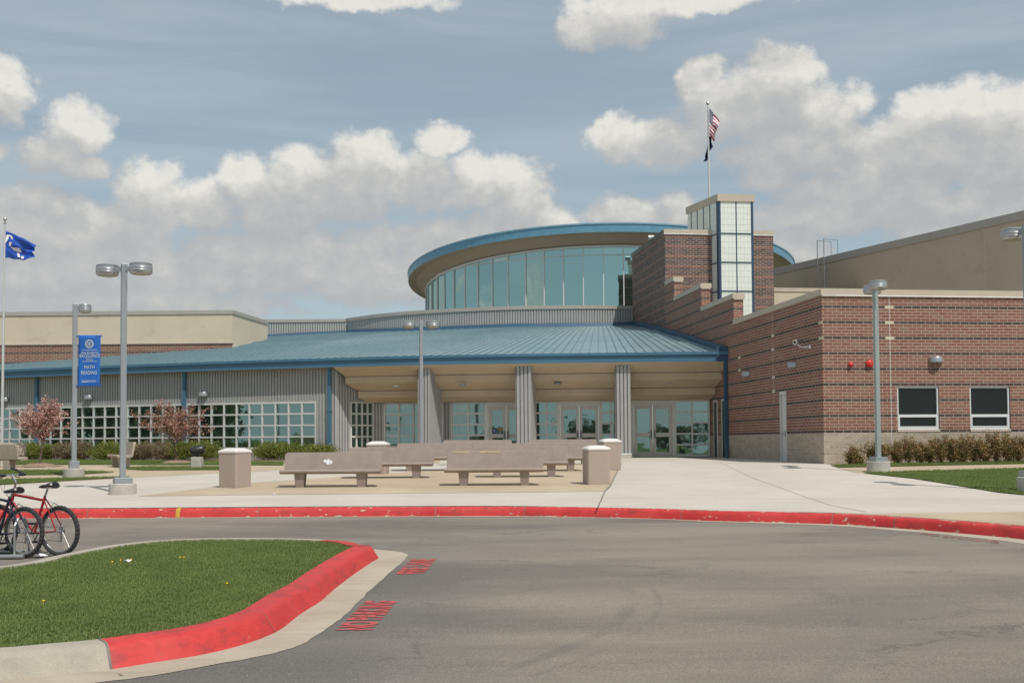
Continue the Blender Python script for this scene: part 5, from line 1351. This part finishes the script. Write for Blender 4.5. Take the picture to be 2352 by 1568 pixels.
for i,((x,w,h),lab) in enumerate(zip(rs,RL)):
    q=P2(A,TD,linex(x,A,TD))+Vector((TD.y,-TD.x))*.62; 
    t=empty('shrub',(q.x,q.y,Zp(q.y)),lab,'shrub','copper green shrubs along the brick wall'); mb=MB(); st=MB(); rnd=random.Random(200+i)
    for _ in range(int(10+w*26)):
        a=rnd.uniform(0,2*pi); rr=w*rnd.uniform(.2,1.25); hh=h*rnd.uniform(.45,1.0); e=Vector((cos(a)*rr,sin(a)*rr*.6,hh)); m=Vector((cos(a)*rr*.45,sin(a)*rr*.3,hh*.55))
        st.tube([(0,0,-.03),m,e],[.011,.008,.003],5)
        for k in range(150):
            f=rnd.uniform(.25,1.03); b=(m*(2*f) if f<.5 else m.lerp(e,(f-.5)*2)); sp=.055
            leaf(mb,b+Vector((rnd.gauss(0,sp),rnd.gauss(0,sp),rnd.gauss(0,sp))),.026*rnd.uniform(.6,1.4),rnd,.6)
    mb.v=[(x_,y_,max(z_,.01)) for x_,y_,z_ in mb.v]; mb.build('foliage',M['redshrub'],t); st.build('stem',M['bark'],t)
bq=[tuple(P2(A,TD,u)) for u in (0.05,21.9)]+[tuple(P2(A,TD,u)+Vector((TD.y,-TD.x))*1.0) for u in (21.9,14,10,7,4,2.5,.4)]
sheet('mulch',[bq],Zplz,.012,M['mulch'],'stuff','strip of wood mulch at the foot of the brick wall','mulch')
# ================================================================== GRASS
def tuft_mesh():
    rnd=random.Random(5); mb=MB()
    for _ in range(14):
        a=rnd.uniform(0,2*pi); r=rnd.uniform(0,.035); b=Vector((cos(a)*r,sin(a)*r,0)); h=rnd.uniform(.025,.06); ln=rnd.uniform(.0,.055); d=rnd.uniform(0,2*pi); w=.0028
        t=Vector((cos(d)*ln,sin(d)*ln,h)); s=Vector((-sin(d),cos(d),0))*w
        m=b+t*.55+Vector((0,0,.005)); e=b+t
        mb.face([b-s,b+s,m+s*.8,m-s*.8]); mb.face([m-s*.8,m+s*.8,e])
    return mb
th=tuft_mesh(); me=bpy.data.meshes.new('grass_tuft'); me.from_pydata(th.v,[],th.f); me.materials.append(M['grass'])
def grass_on(o,density,scale=1.0,seed=0):
    ng=bpy.data.node_groups.new('grass_gn','GeometryNodeTree')
    ng.interface.new_socket('Geometry',in_out='INPUT',socket_type='NodeSocketGeometry'); ng.interface.new_socket('Geometry',in_out='OUTPUT',socket_type='NodeSocketGeometry')
    n=ng.nodes; l=ng.links; gi=n.new('NodeGroupInput'); go=n.new('NodeGroupOutput')
    dp_=n.new('GeometryNodeDistributePointsOnFaces'); dp_.inputs['Density'].default_value=density; dp_.inputs['Seed'].default_value=seed
    nz=n.new('ShaderNodeTexNoise'); nz.inputs['Scale'].default_value=1.1; nz.inputs['Detail'].default_value=5
    mr=n.new('ShaderNodeMapRange'); mr.inputs[1].default_value=.35; mr.inputs[2].default_value=.65; mr.inputs[3].default_value=density*.45; mr.inputs[4].default_value=density*1.2
    l.new(nz.outputs[0],mr.inputs[0]); l.new(mr.outputs[0],dp_.inputs['Density'])
    oi=n.new('GeometryNodeObjectInfo'); oi.inputs[0].default_value=TUFT; oi.inputs[1].default_value=True
    ip=n.new('GeometryNodeInstanceOnPoints'); rv=n.new('FunctionNodeRandomValue'); rv.data_type='FLOAT_VECTOR'; rv.inputs[0].default_value=(-.15,-.15,0); rv.inputs[1].default_value=(.15,.15,6.28)
    rs_=n.new('FunctionNodeRandomValue'); rs_.data_type='FLOAT'; rs_.inputs[2].default_value=.6*scale; rs_.inputs[3].default_value=1.35*scale
    jg=n.new('GeometryNodeJoinGeometry')
    l.new(gi.outputs[0],dp_.inputs[0]); l.new(dp_.outputs[0],ip.inputs['Points']); l.new(oi.outputs['Geometry'],ip.inputs['Instance']); l.new(rv.outputs[0],ip.inputs['Rotation']); l.new(rs_.outputs[1],ip.inputs['Scale'])
    l.new(gi.outputs[0],jg.inputs[0]); l.new(ip.outputs[0],jg.inputs[0]); l.new(jg.outputs[0],go.inputs[0])
    md=o.modifiers.new('grass','NODES'); md.node_group=ng
# the tuft is a real clump of grass standing in the island lawn
TUFT=bpy.data.objects.new('grass_clump',me); COL.objects.link(TUFT); q=road(120,1420,.15); TUFT.location=q; tag(TUFT,'clump of grass blades on the kerbed island lawn','grass',None,'stuff')
gi_=sheet('island_grass',[gin],lambda Y:Zr(Y)+.142,0,M['lawn'],'stuff','clipped grass on the kerbed island at the lower left','grass',breaks=[])
# keep dense blades to the part in view
vis=[p for p in gin]
grass_on(gi_,1150,.52,1)
bpy.data.objects.remove(island_soil)
lg=[('grass',[(-300,1054),(0,1056.5),(300,1058.5),(652,1061),(650,1069),(480,1068),(0,1067.5),(-300,1067)],'grass strip between the shrub bed and the tan path on the left'),
    ('grass',[(-200,1081),(0,1080.5),(150,1081),(262,1085),(180,1090),(0,1092),(-200,1094)],'narrow grass wedge behind the bicycles, near the banner lamp'),
    ('grass',[(288,1075),(330,1073),(507,1073),(505,1079.5),(330,1080.5),(292,1078)],'grass patch at the foot of the copper tree and spotlight'),
    ('grass',[(-300,1110),(0,1102.5),(150,1099),(303,1096),(150,1104.5),(0,1113.5),(-300,1124)],'thin grass edge along the white pavement on the left'),
    ('grass',[(1907,1068.5),(2050,1066),(2352,1060.5),(2700,1057),(2700,1062),(2352,1065.3),(2100,1070.2),(1925,1074)],'grass strip in front of the copper shrubs on the right'),
    ('grass',[(1981,1086.5),(2100,1083),(2352,1076.3),(2700,1072),(2700,1150),(2352,1137),(2292,1131),(2197,1115),(2096,1099)],'lawn triangle around the lamp footings on the right')]
for i,(nm,pts,lab) in enumerate(lg):
    o=sheet(nm,[gs(pts)],Zplz,.016,M['lawn'],'stuff',lab,'grass'); grass_on(o,430,.8,10+i)
# dandelions and litter
for i,(x,y) in enumerate(((258,1290),(277,1286.5),(301,1285),(422,1280),(414,1280),(521,1340),(100,1380))):
    q=road(x,y,.19); mb=MB(); mb.lathe([(0,.0),(.013,.003),(.011,.010),(0,.013)],(0,0,0),8); mb.tube([(0,0,-.05),(0,0,0)],.002,4)
    o=mb.build('dandelion',plain('dandelion_yellow',(.75,.48,.02),.7) if i==0 else bpy.data.materials['dandelion_yellow']); o.location=q; tag(o,'yellow dandelion head in the island grass','flower','dandelions in the island grass')
for i,(x,y,lab,kind) in enumerate(((294,1291,'scrap of white paper lying on the island grass','island'),(88,1277,'crumpled white wrapper on the asphalt under the bicycles','road'),(630,1136,'small white paper scrap at the edge of the tan terrace','plaza'))):
    q=road(x,y,.2) if kind=='island' else road(x,y,.01) if kind=='road' else gnd(x,y)+Vector((0,0,.01)); s=.10 if i==1 else .035; rnd=random.Random(i)
    mb=MB(); g_=[[(a*s/2,b*s/3,rnd.uniform(0,.035)) for a in range(-2,3)] for b in range(-2,3)]
    for a in range(4):
        for b in range(4): mb.face([g_[b][a],g_[b][a+1],g_[b+1][a+1],g_[b+1][a]])
    o=mb.build('paper_scrap',M['cloth_white'],None,merge=True); o.location=q; tag(o,lab,'litter')
# spotlight on a block
q=gnd(453,1074.5); t=empty('spotlight',(q.x,q.y,Zplz(q.y)),'black ground spotlight on a small concrete block by the copper tree','spotlight')
mb=MB(); mb.box(-.16,.16,-.16,.16,-.05,.36); mb.build('block',M['concrete_base'],t,bevel=.01)
mb=MB(); mb.tube([(0,0,.36),(0,0,.5)],.05,8); mb.tube([(-.2,0,.52),(-.16,0,.535),(.16,.02,.60),(.22,.02,.62)],[.11,.15,.15,.10],14); mb.build('lamp_housing',M['black_plastic'],t,smooth=True)
# ================================================================== BICYCLES
def make_bike(loc,rz,label,frame,saddle_drop=0.0,steer=0.0,steerwheel=0.0):
    t=empty('bicycle',loc,label,'bicycle','mountain bikes parked at the rack',rz)
    RH=Vector((0,0,.335)); FH=Vector((1.06,0,.335)); BB=Vector((.43,0,.30)); SC_=Vector((.265,0,.76)); ST=Vector((.215,0,.90-saddle_drop)); HT=Vector((.80,0,.83)); HB=Vector((.845,0,.70))
    mb=MB()
    mb.tube([HB+Vector((0,0,.02)),BB],.021,10); mb.tube([HT-Vector((0,0,.03)),SC_-Vector((.0,0,.03))],.018,10); mb.tube([BB,SC_+Vector((-.01,0,.03))],.017,10); mb.tube([HT+Vector((-.005,0,.015)),HB+Vector((.006,0,-.02))],.023,10)
    for s in (-1,1):
        mb.tube([BB+Vector((0,s*.035,0)),Vector((.2,s*.05,.315)),RH+Vector((0,s*.065,0))],.010,7); mb.tube([SC_+Vector((0,s*.02,-.01)),Vector((.14,s*.045,.58)),RH+Vector((0,s*.065,0))],.0095,7)
    mb.build('frame',M[frame],t,smooth=True)
    mb=MB()
    cr=HB+Vector((.012,0,-.03))
    for s in (-1,1): mb.tube([cr,cr+Vector((.01,s*.055,-.01)),cr+Vector((.05,s*.06,-.10)),FH+Vector((0,s*.055,0))],[.016,.016,.015,.010],7)
    mb.build('fork',M[frame],t,smooth=True)
    for (H,nm) in ((RH,'rear'),(FH,'front')):
        mb=MB(); mb.torus(H,.305,.026,(1,0,0),(0,0,1),72,8,0,knob=.005); w=mb.build('wheel',M['tyre'],t)
        mb=MB(); mb.torus(H,.275,.012,(1,0,0),(0,0,1),48,6); mb.build('rim',M['galv'],w,smooth=True)
        mb=MB()
        for k in range(28):
            a=2*pi*k/28; b=a+(.35 if k%2 else -.35); y=.03 if k%4<2 else -.03
            mb.tube([H+Vector((cos(b)*.02,y,sin(b)*.02)),H+Vector((cos(a)*.27,0,sin(a)*.27))],.0013,3,cap=False)
        mb.build('spokes',M['chrome'],w)
        mb=MB(); mb.tube([H+Vector((0,-.07,0)),H+Vector((0,.07,0))],.016,10)
        if nm=='rear':
            for k,r in enumerate((.055,.045,.036)): mb.tube([H+Vector((0,-.035-.008*k,0)),H+Vector((0,-.040-.008*k,0))],r,18)
        mb.build('hub',M['chrome'],w)
    mb=MB(); mb.tube([SC_+Vector((0,0,0)),ST+Vector((.0,0,-.02))],.013,8); mb.tube([ST+Vector((-.09,.02,-.01)),ST+Vector((.09,.015,-.01))],.004,5); mb.tube([ST+Vector((-.09,-.02,-.01)),ST+Vector((.09,-.015,-.01))],.004,5); mb.build('seat_post',M['chrome'],t,smooth=True)
    # saddle
    mb=MB(); secs=[(-.14,.075,.02,.045),(-.12,.088,.03,.05),(-.06,.082,.028,.04),(0,.05,.02,.03),(.07,.026,.012,.026),(.125,.02,.006,.02),(.145,.008,.0,.008)]; K=12; vs=[]
    for (x,w,z,h) in secs:
        for k in range(K): a=2*pi*k/K; vs.append(ST+Vector((x,cos(a)*w,z+sin(a)*h*(1 if sin(a)>0 else .7))))
    fs=[(j*K+i,j*K+(i+1)%K,(j+1)*K+(i+1)%K,(j+1)*K+i) for j in range(len(secs)-1) for i in range(K)]+[tuple(range(K)),tuple(reversed(range((len(secs)-1)*K,len(secs)*K)))]
    mb.raw(vs,fs); mb.build('saddle',M['black_plastic'],t,smooth=True)
    # stem, bar with bar-ends
    S=HT+Vector((-.03,0,.13)); B=S+Vector((.07,0,.10)); c,sn=cos(steer),sin(steer); rot=lambda v:Vector((B.x+v.x*c-v.y*sn,B.y+v.x*sn+v.y*c,B.z+v.z))
    mb=MB(); mb.tube([HT,S],.014,8); mb.tube([S,B],.015,8); mb.tube([rot(Vector((0,-.28,0))),rot(Vector((0,.28,0)))],.011,8); mb.build('stem',M['chrome'],t,smooth=True)
    for s in (-1,1):
        mb=MB(); mb.tube([rot(Vector((0,s*.15,0))),rot(Vector((-.005,s*.28,.0)))],.019,8); mb.tube([rot(Vector((0,s*.27,0))),rot(Vector((.05,s*.29,.02))),rot(Vector((.11,s*.27,.06))),rot(Vector((.16,s*.21,.09)))],.016,7)
        mb.build('grip',M['black'],t,smooth=True)
    mb=MB()
    for s in (-1,1):
        mb.tube([rot(Vector((.01,s*.10,-.01))),rot(Vector((.05,s*.16,-.03))),rot(Vector((.05,s*.24,-.035)))],.006,6)
        mb.tube([rot(Vector((.01,s*.10,-.01))),rot(Vector((.14,s*.08,-.05))),rot(Vector((.13,s*.02,-.2))),HB+Vector((.03,0,.05))],.0025,5)
    mb.build('brake_lever',M['black'],t,smooth=True)
    mb=MB(); mb.torus(BB+Vector((0,-.045,0)),.085,.005,(1,0,0),(0,0,1),36,5); mb.tube([BB+Vector((0,-.07,0)),BB+Vector((0,.07,0))],.02,10)
    mb.tube([BB+Vector((0,-.07,0)),BB+Vector((.10,-.08,-.13))],.010,6); mb.tube([BB+Vector((0,.07,0)),BB+Vector((-.10,.08,.13))],.010,6)
    mb.tube([BB+Vector((0,-.045,.085)),RH+Vector((0,-.045,.045))],.004,4); mb.tube([BB+Vector((0,-.045,-.085)),RH+Vector((.03,-.045,-.14))],.004,4); mb.tube([RH+Vector((.02,-.05,-.04)),RH+Vector((.03,-.05,-.15))],.014,6)
    mb.build('crankset',M['steel'],t,smooth=True)
    for (x0,y0,z0) in ((BB.x+.05,-.17,BB.z-.145),(BB.x-.15,.09,BB.z+.12)):
        mb=MB(); mb.box(x0,x0+.1,y0,y0+.08,z0,z0+.025); mb.build('pedal',M['black'],t)
    mb=MB()
    for s in (-1,1): mb.tube([Vector((.10,s*.045,.60)),Vector((.085,s*.06,.66)),Vector((.10,0,.70))],.006,6)
    mb.tube([Vector((.10,0,.70)),SC_+Vector((-.02,0,-.03)),HT+Vector((-.05,-.02,.0))],.0025,5); mb.build('rear_brake',M['chrome'],t,smooth=True)
    return t
YB=14.3
q=Vector(((139-1176)/F*YB,YB,0)); q.z=Zr(q.y)+.0
make_bike(q,math.atan2(.375,-.927),'red mountain bike with raised bar ends, right hand one at the rack','bike_red',.0,steer=R_(12))
q=Vector(((58-1176)/F*14.15,14.15,0)); q.z=Zr(q.y)
make_bike(q,math.atan2(.375,-.927),'dark navy mountain bike in front of the red one, saddle lower','bike_navy',.055,steer=R_(-8))
q=Vector(((-70-1176)/F*14.3,14.3,0)); q.z=Zr(q.y)
make_bike(q,math.atan2(.375,-.927),'black bicycle mostly cut off by the left edge','bike_navy',.02,steer=R_(5))
# rack: low welded pipe rack
q=Vector((-6.6,14.6,0)); t=empty('bike_rack',(q.x,q.y,Zr(q.y)),'low grey pipe bicycle rack on the asphalt','bike rack',None,R_(-3)); mb=MB()
mb.tube([(.35,-.55,.03),(-2.6,-.85,.03)],.03,8); mb.tube([(.28,.05,.03),(-2.6,-.15,.03)],.03,8)
for k in range(6): x=.2-k*.48; mb.tube([(x,-.56-.03*k,.03),(x,-.5,.03),(x,0,.03)],.022,6); mb.tube([(x,-.5,.03),(x,-.5,.42),(x,-.42,.5),(x,-.25,.5),(x,-.18,.42),(x,-.1,.03)],.016,6)
mb.build('rack_frame',M['galv'],t,smooth=True)
# ================================================================== trees behind the camera (seen in glass); left ones added to darken wing panes
for i,(x,y,h,w) in enumerate(((-31,37,5.5,5),(-35,33,5.2,4.5),(-40,30,6,5.5),(-45,34,5.5,5.5),(-51,29,6.5,6),(-37,41,5,4.5),(-44,42,5.5,5),(-52,39,6,6),(-61,35,6.5,6.5),(-42,-60,5.6,9),(-24,-75,4.3,8),(-9,-68,5.0,7),(6,-80,4.3,9),(22,-70,5.6,9),(38,-62,5.0,8),(-60,-30,9,8))):
    t=empty('tree',(x,y,0),['round dark tree','small dark tree','wide dark tree','leaning dark tree','tall dark tree','low round tree','bushy low tree','bushy tall tree','broad dark tree','broad green tree','low green tree','narrow green tree','rounded green tree','tall green tree','sparse green tree','leafy green tree'][i]+(' added left of view to darken the wing glass' if i<9 else ' across the road behind the camera'),'tree','trees across the road'); mb=MB(); leafcloud(mb,(0,0,h*.62),(w*.5,w*.5,h*.36),2600,.22,300+i,nclump=26,shell=.4); mb.build('crown',M['treegreen'],t)
    mb=MB(); mb.tube([(0,0,-.1),(.1,0,h*.3),(0,.1,h*.6)],[.25,.2,.1],8); mb.build('trunk',M['bark'],t)
# ================================================================== LIGHT
el=R_(58); hx,hy=.56,-.83; hn=math.hypot(hx,hy); hx/=hn; hy/=hn
S=Vector((cos(el)*hx,cos(el)*hy,sin(el)))
sl=bpy.data.lights.new('sun','SUN'); sl.energy=3.6; sl.angle=R_(.53); sl.color=(1,.955,.89)
so=bpy.data.objects.new('sun',sl); COL.objects.link(so); so.rotation_euler=(-S).to_track_quat('-Z','Y').to_euler(); so.location=(20,-20,40)
w=bpy.data.worlds.new('World'); SC.world=w; w.use_nodes=True; nt=w.node_tree; nt.nodes.clear(); g=G(nt)
sky=nt.nodes.new('ShaderNodeTexSky'); sky.sky_type='NISHITA'; sky.sun_disc=False; sky.sun_elevation=el; sky.sun_rotation=math.atan2(hx,hy); sky.air_density=1.0; sky.dust_density=1.2; sky.ozone_density=1.0; sky.altitude=300
SKYS=.085
d=g.vmath('NORMALIZE',nt.nodes.new('ShaderNodeTexCoord').outputs['Generated']); s=g.sep(d)
az=g.math('ARCTAN2',s[0],s[1]); elv=g.math('ARCSINE',s[2])
K_=57.2958
U=g.math('MULTIPLY',az,K_); V=g.math('MULTIPLY',elv,K_)
def pxang(x,y):
    v=ray(x,y).normalized(); return math.degrees(math.atan2(v.x,v.y)),math.degrees(math.asin(v.z))
blobs=[(1420,35,150,75),(1330,75,70,45),(1600,-5,230,38),(820,-8,230,36),
 (15,200,72,72),(178,295,84,62),(120,345,70,40),(0,345,36,28),(190,385,70,30),
 (60,500,150,95),(230,540,170,90),(350,460,110,90),(470,470,90,70),(560,420,75,70),(690,420,90,88),(640,480,120,90),(840,390,95,95),(800,440,130,90),(960,420,110,75),(1130,420,160,75),(1010,320,75,40),(1200,470,90,60),
 (300,620,330,80),(700,600,420,95),(1100,560,300,80),(60,640,250,70),(1000,650,420,60),(300,690,420,50),
 (1250,505,95,45),(1440,485,115,45),(1560,480,60,45),
 (1440,315,105,58),(1540,330,120,60),(1612,180,62,46),(1790,175,120,70),(1700,250,170,90),(1870,260,130,80),(1850,340,220,80),(2130,260,100,60),(2230,260,100,72),(2340,270,90,80),(2100,350,220,90),(2320,360,180,90),(1780,400,90,45),(2000,440,240,60),(1900,500,230,50),(2150,480,300,60),(1850,600,70,60),(2150,540,130,45),(2280,500,120,50),(1700,560,200,40),
 (2900,300,380,170),(3500,200,420,200),(-500,300,340,160),(-1100,420,420,170),(3100,620,900,120),(-900,640,900,110)]
grp=bpy.data.node_groups.new('cloud_field','ShaderNodeTree')
grp.interface.new_socket('P',in_out='INPUT',socket_type='NodeSocketVector'); grp.interface.new_socket('D',in_out='OUTPUT',socket_type='NodeSocketFloat')
gg=G(grp); gin_=grp.nodes.new('NodeGroupInput'); gout=grp.nodes.new('NodeGroupOutput'); P_=gin_.outputs[0]
# warp the blob coordinates for billowy edges
w1=gg.noise(P_,.34,6,.62,out=1); w1=gg.vmath('MULTIPLY',gg.vmath('SUBTRACT',w1,(.5,.5,.5)),(2.4,1.9,0)); PW=gg.vmath('ADD',P_,w1)
cur=None
for (x,y,rx,ry) in blobs:
    cu,cv=pxang(x,y); ru=rx/F*57.3; rv=ry/F*57.3
    q=gg.vmath('MULTIPLY_ADD',PW,(1/ru,1/rv,0),(-cu/ru,-cv/rv,0)); L=gg.vmath('DOT_PRODUCT',q,q)
    cur=L if cur is None else gg.math('SMOOTH_MIN',cur,L,.2)
# generic field for the rest of the dome (behind and beside the camera)
gen=gg.noise(gg.vmath('MULTIPLY',P_,(1,1.7,1)),.045,5,.6); gen=gg.math('MULTIPLY',gg.math('SUBTRACT',.56,gen),14.0); gen=gg.math('ADD',gen,1.0)
sp=gg.sep(P_); outside=gg.smooth(gg.math('ABSOLUTE',sp[0]),34,60); up=gg.smooth(sp[1],24,40); o2=gg.math('MAXIMUM',outside,up)
genm=gg.math('ADD',gen,gg.math('MULTIPLY',gg.math('SUBTRACT',1.0,o2),20.0))
cur=gg.math('MINIMUM',cur,genm)
fb1=gg.noise(gg.vmath('MULTIPLY',P_,(1,1.25,1)),.62,10,.63); 
Dv=gg.math('ADD',gg.math('SUBTRACT',1.0,cur),gg.math('MULTIPLY',gg.math('SUBTRACT',fb1,.5),1.9))
grp.links.new(Dv,gout.inputs[0])
def field(vec):
    n=nt.nodes.new('ShaderNodeGroup'); n.node_tree=grp; nt.links.new(vec,n.inputs[0]); return n.outputs[0]
P0=g.comb(U,V,0.0); P1=g.vmath('ADD',P0,(.35,.95,0)); P2_=g.vmath('ADD',P0,(.9,2.6,0))
D0=field(P0); D1=field(P1); D2=field(P2_)
cov=g.smooth(D0,-.12,.62)
# cirrus veil high up
ci=g.noise(g.vmath('MULTIPLY',P0,(.035,.30,1)),1.0,7,.62,dist=.6); ci=g.math('ADD',.46,g.math('MULTIPLY',g.smooth(ci,.34,.76),.26))
hz=g.smooth(V,20,0)
c0=g.math('MINIMUM',D0,2.5); rel=g.math('SUBTRACT',c0,g.math('MINIMUM',D1,2.5)); rel2=g.math('SUBTRACT',c0,g.math('MINIMUM',D2,2.5))
br=g.math('ADD',.29,g.math('ADD',g.math('MULTIPLY',rel,.24),g.math('MULTIPLY',rel2,.20)),clamp=True)
fine=g.noise(P0,1.1,7,.62); br=g.math('ADD',br,g.math('MULTIPLY',g.math('SUBTRACT',fine,.5),.62),clamp=True)
ccol=g.ramp(br,[(0,(.44,.455,.47)),(.25,(.485,.49,.49)),(.5,(.56,.55,.53)),(.75,(.70,.68,.635)),(1,(.86,.83,.76))])
bgs=nt.nodes.new('ShaderNodeBackground'); skc=g.mix(1.0,sky.outputs[0],(.92,1.06,1.0,1),'MULTIPLY'); nt.links.new(skc,bgs.inputs[0]); bgs.inputs[1].default_value=SKYS
bgc=nt.nodes.new('ShaderNodeBackground'); nt.links.new(ccol,bgc.inputs[0]); bgc.inputs[1].default_value=1.0
bgv=nt.nodes.new('ShaderNodeBackground'); bgv.inputs[0].default_value=(.52,.585,.625,1); bgv.inputs[1].default_value=1.0
m1=nt.nodes.new('ShaderNodeMixShader'); nt.links.new(g.math('MAXIMUM',ci,g.math('MULTIPLY',hz,.75)),m1.inputs[0]); nt.links.new(bgs.outputs[0],m1.inputs[1]); nt.links.new(bgv.outputs[0],m1.inputs[2])
m2=nt.nodes.new('ShaderNodeMixShader'); nt.links.new(g.math('MULTIPLY',cov,.86),m2.inputs[0]); nt.links.new(m1.outputs[0],m2.inputs[1]); nt.links.new(bgc.outputs[0],m2.inputs[2])
wo=nt.nodes.new('ShaderNodeOutputWorld'); nt.links.new(m2.outputs[0],wo.inputs[0])
# ================================================================== CAMERA
cd=bpy.data.cameras.new('camera'); cam=bpy.data.objects.new('camera',cd); COL.objects.link(cam); SC.camera=cam
cam.location=(0,0,EYE); cam.rotation_euler=CM.to_4x4().to_euler(); cd.sensor_width=36; cd.sensor_fit='HORIZONTAL'; cd.lens=36*F/2352; cd.shift_y=(YP-784)/2352; cd.clip_end=3000; cd.clip_start=.1
SC.render.resolution_x=1024; SC.render.resolution_y=682
SC.view_settings.view_transform='Standard'; SC.view_settings.look='None'; SC.view_settings.exposure=0; SC.view_settings.gamma=1
SC.render.engine='CYCLES'
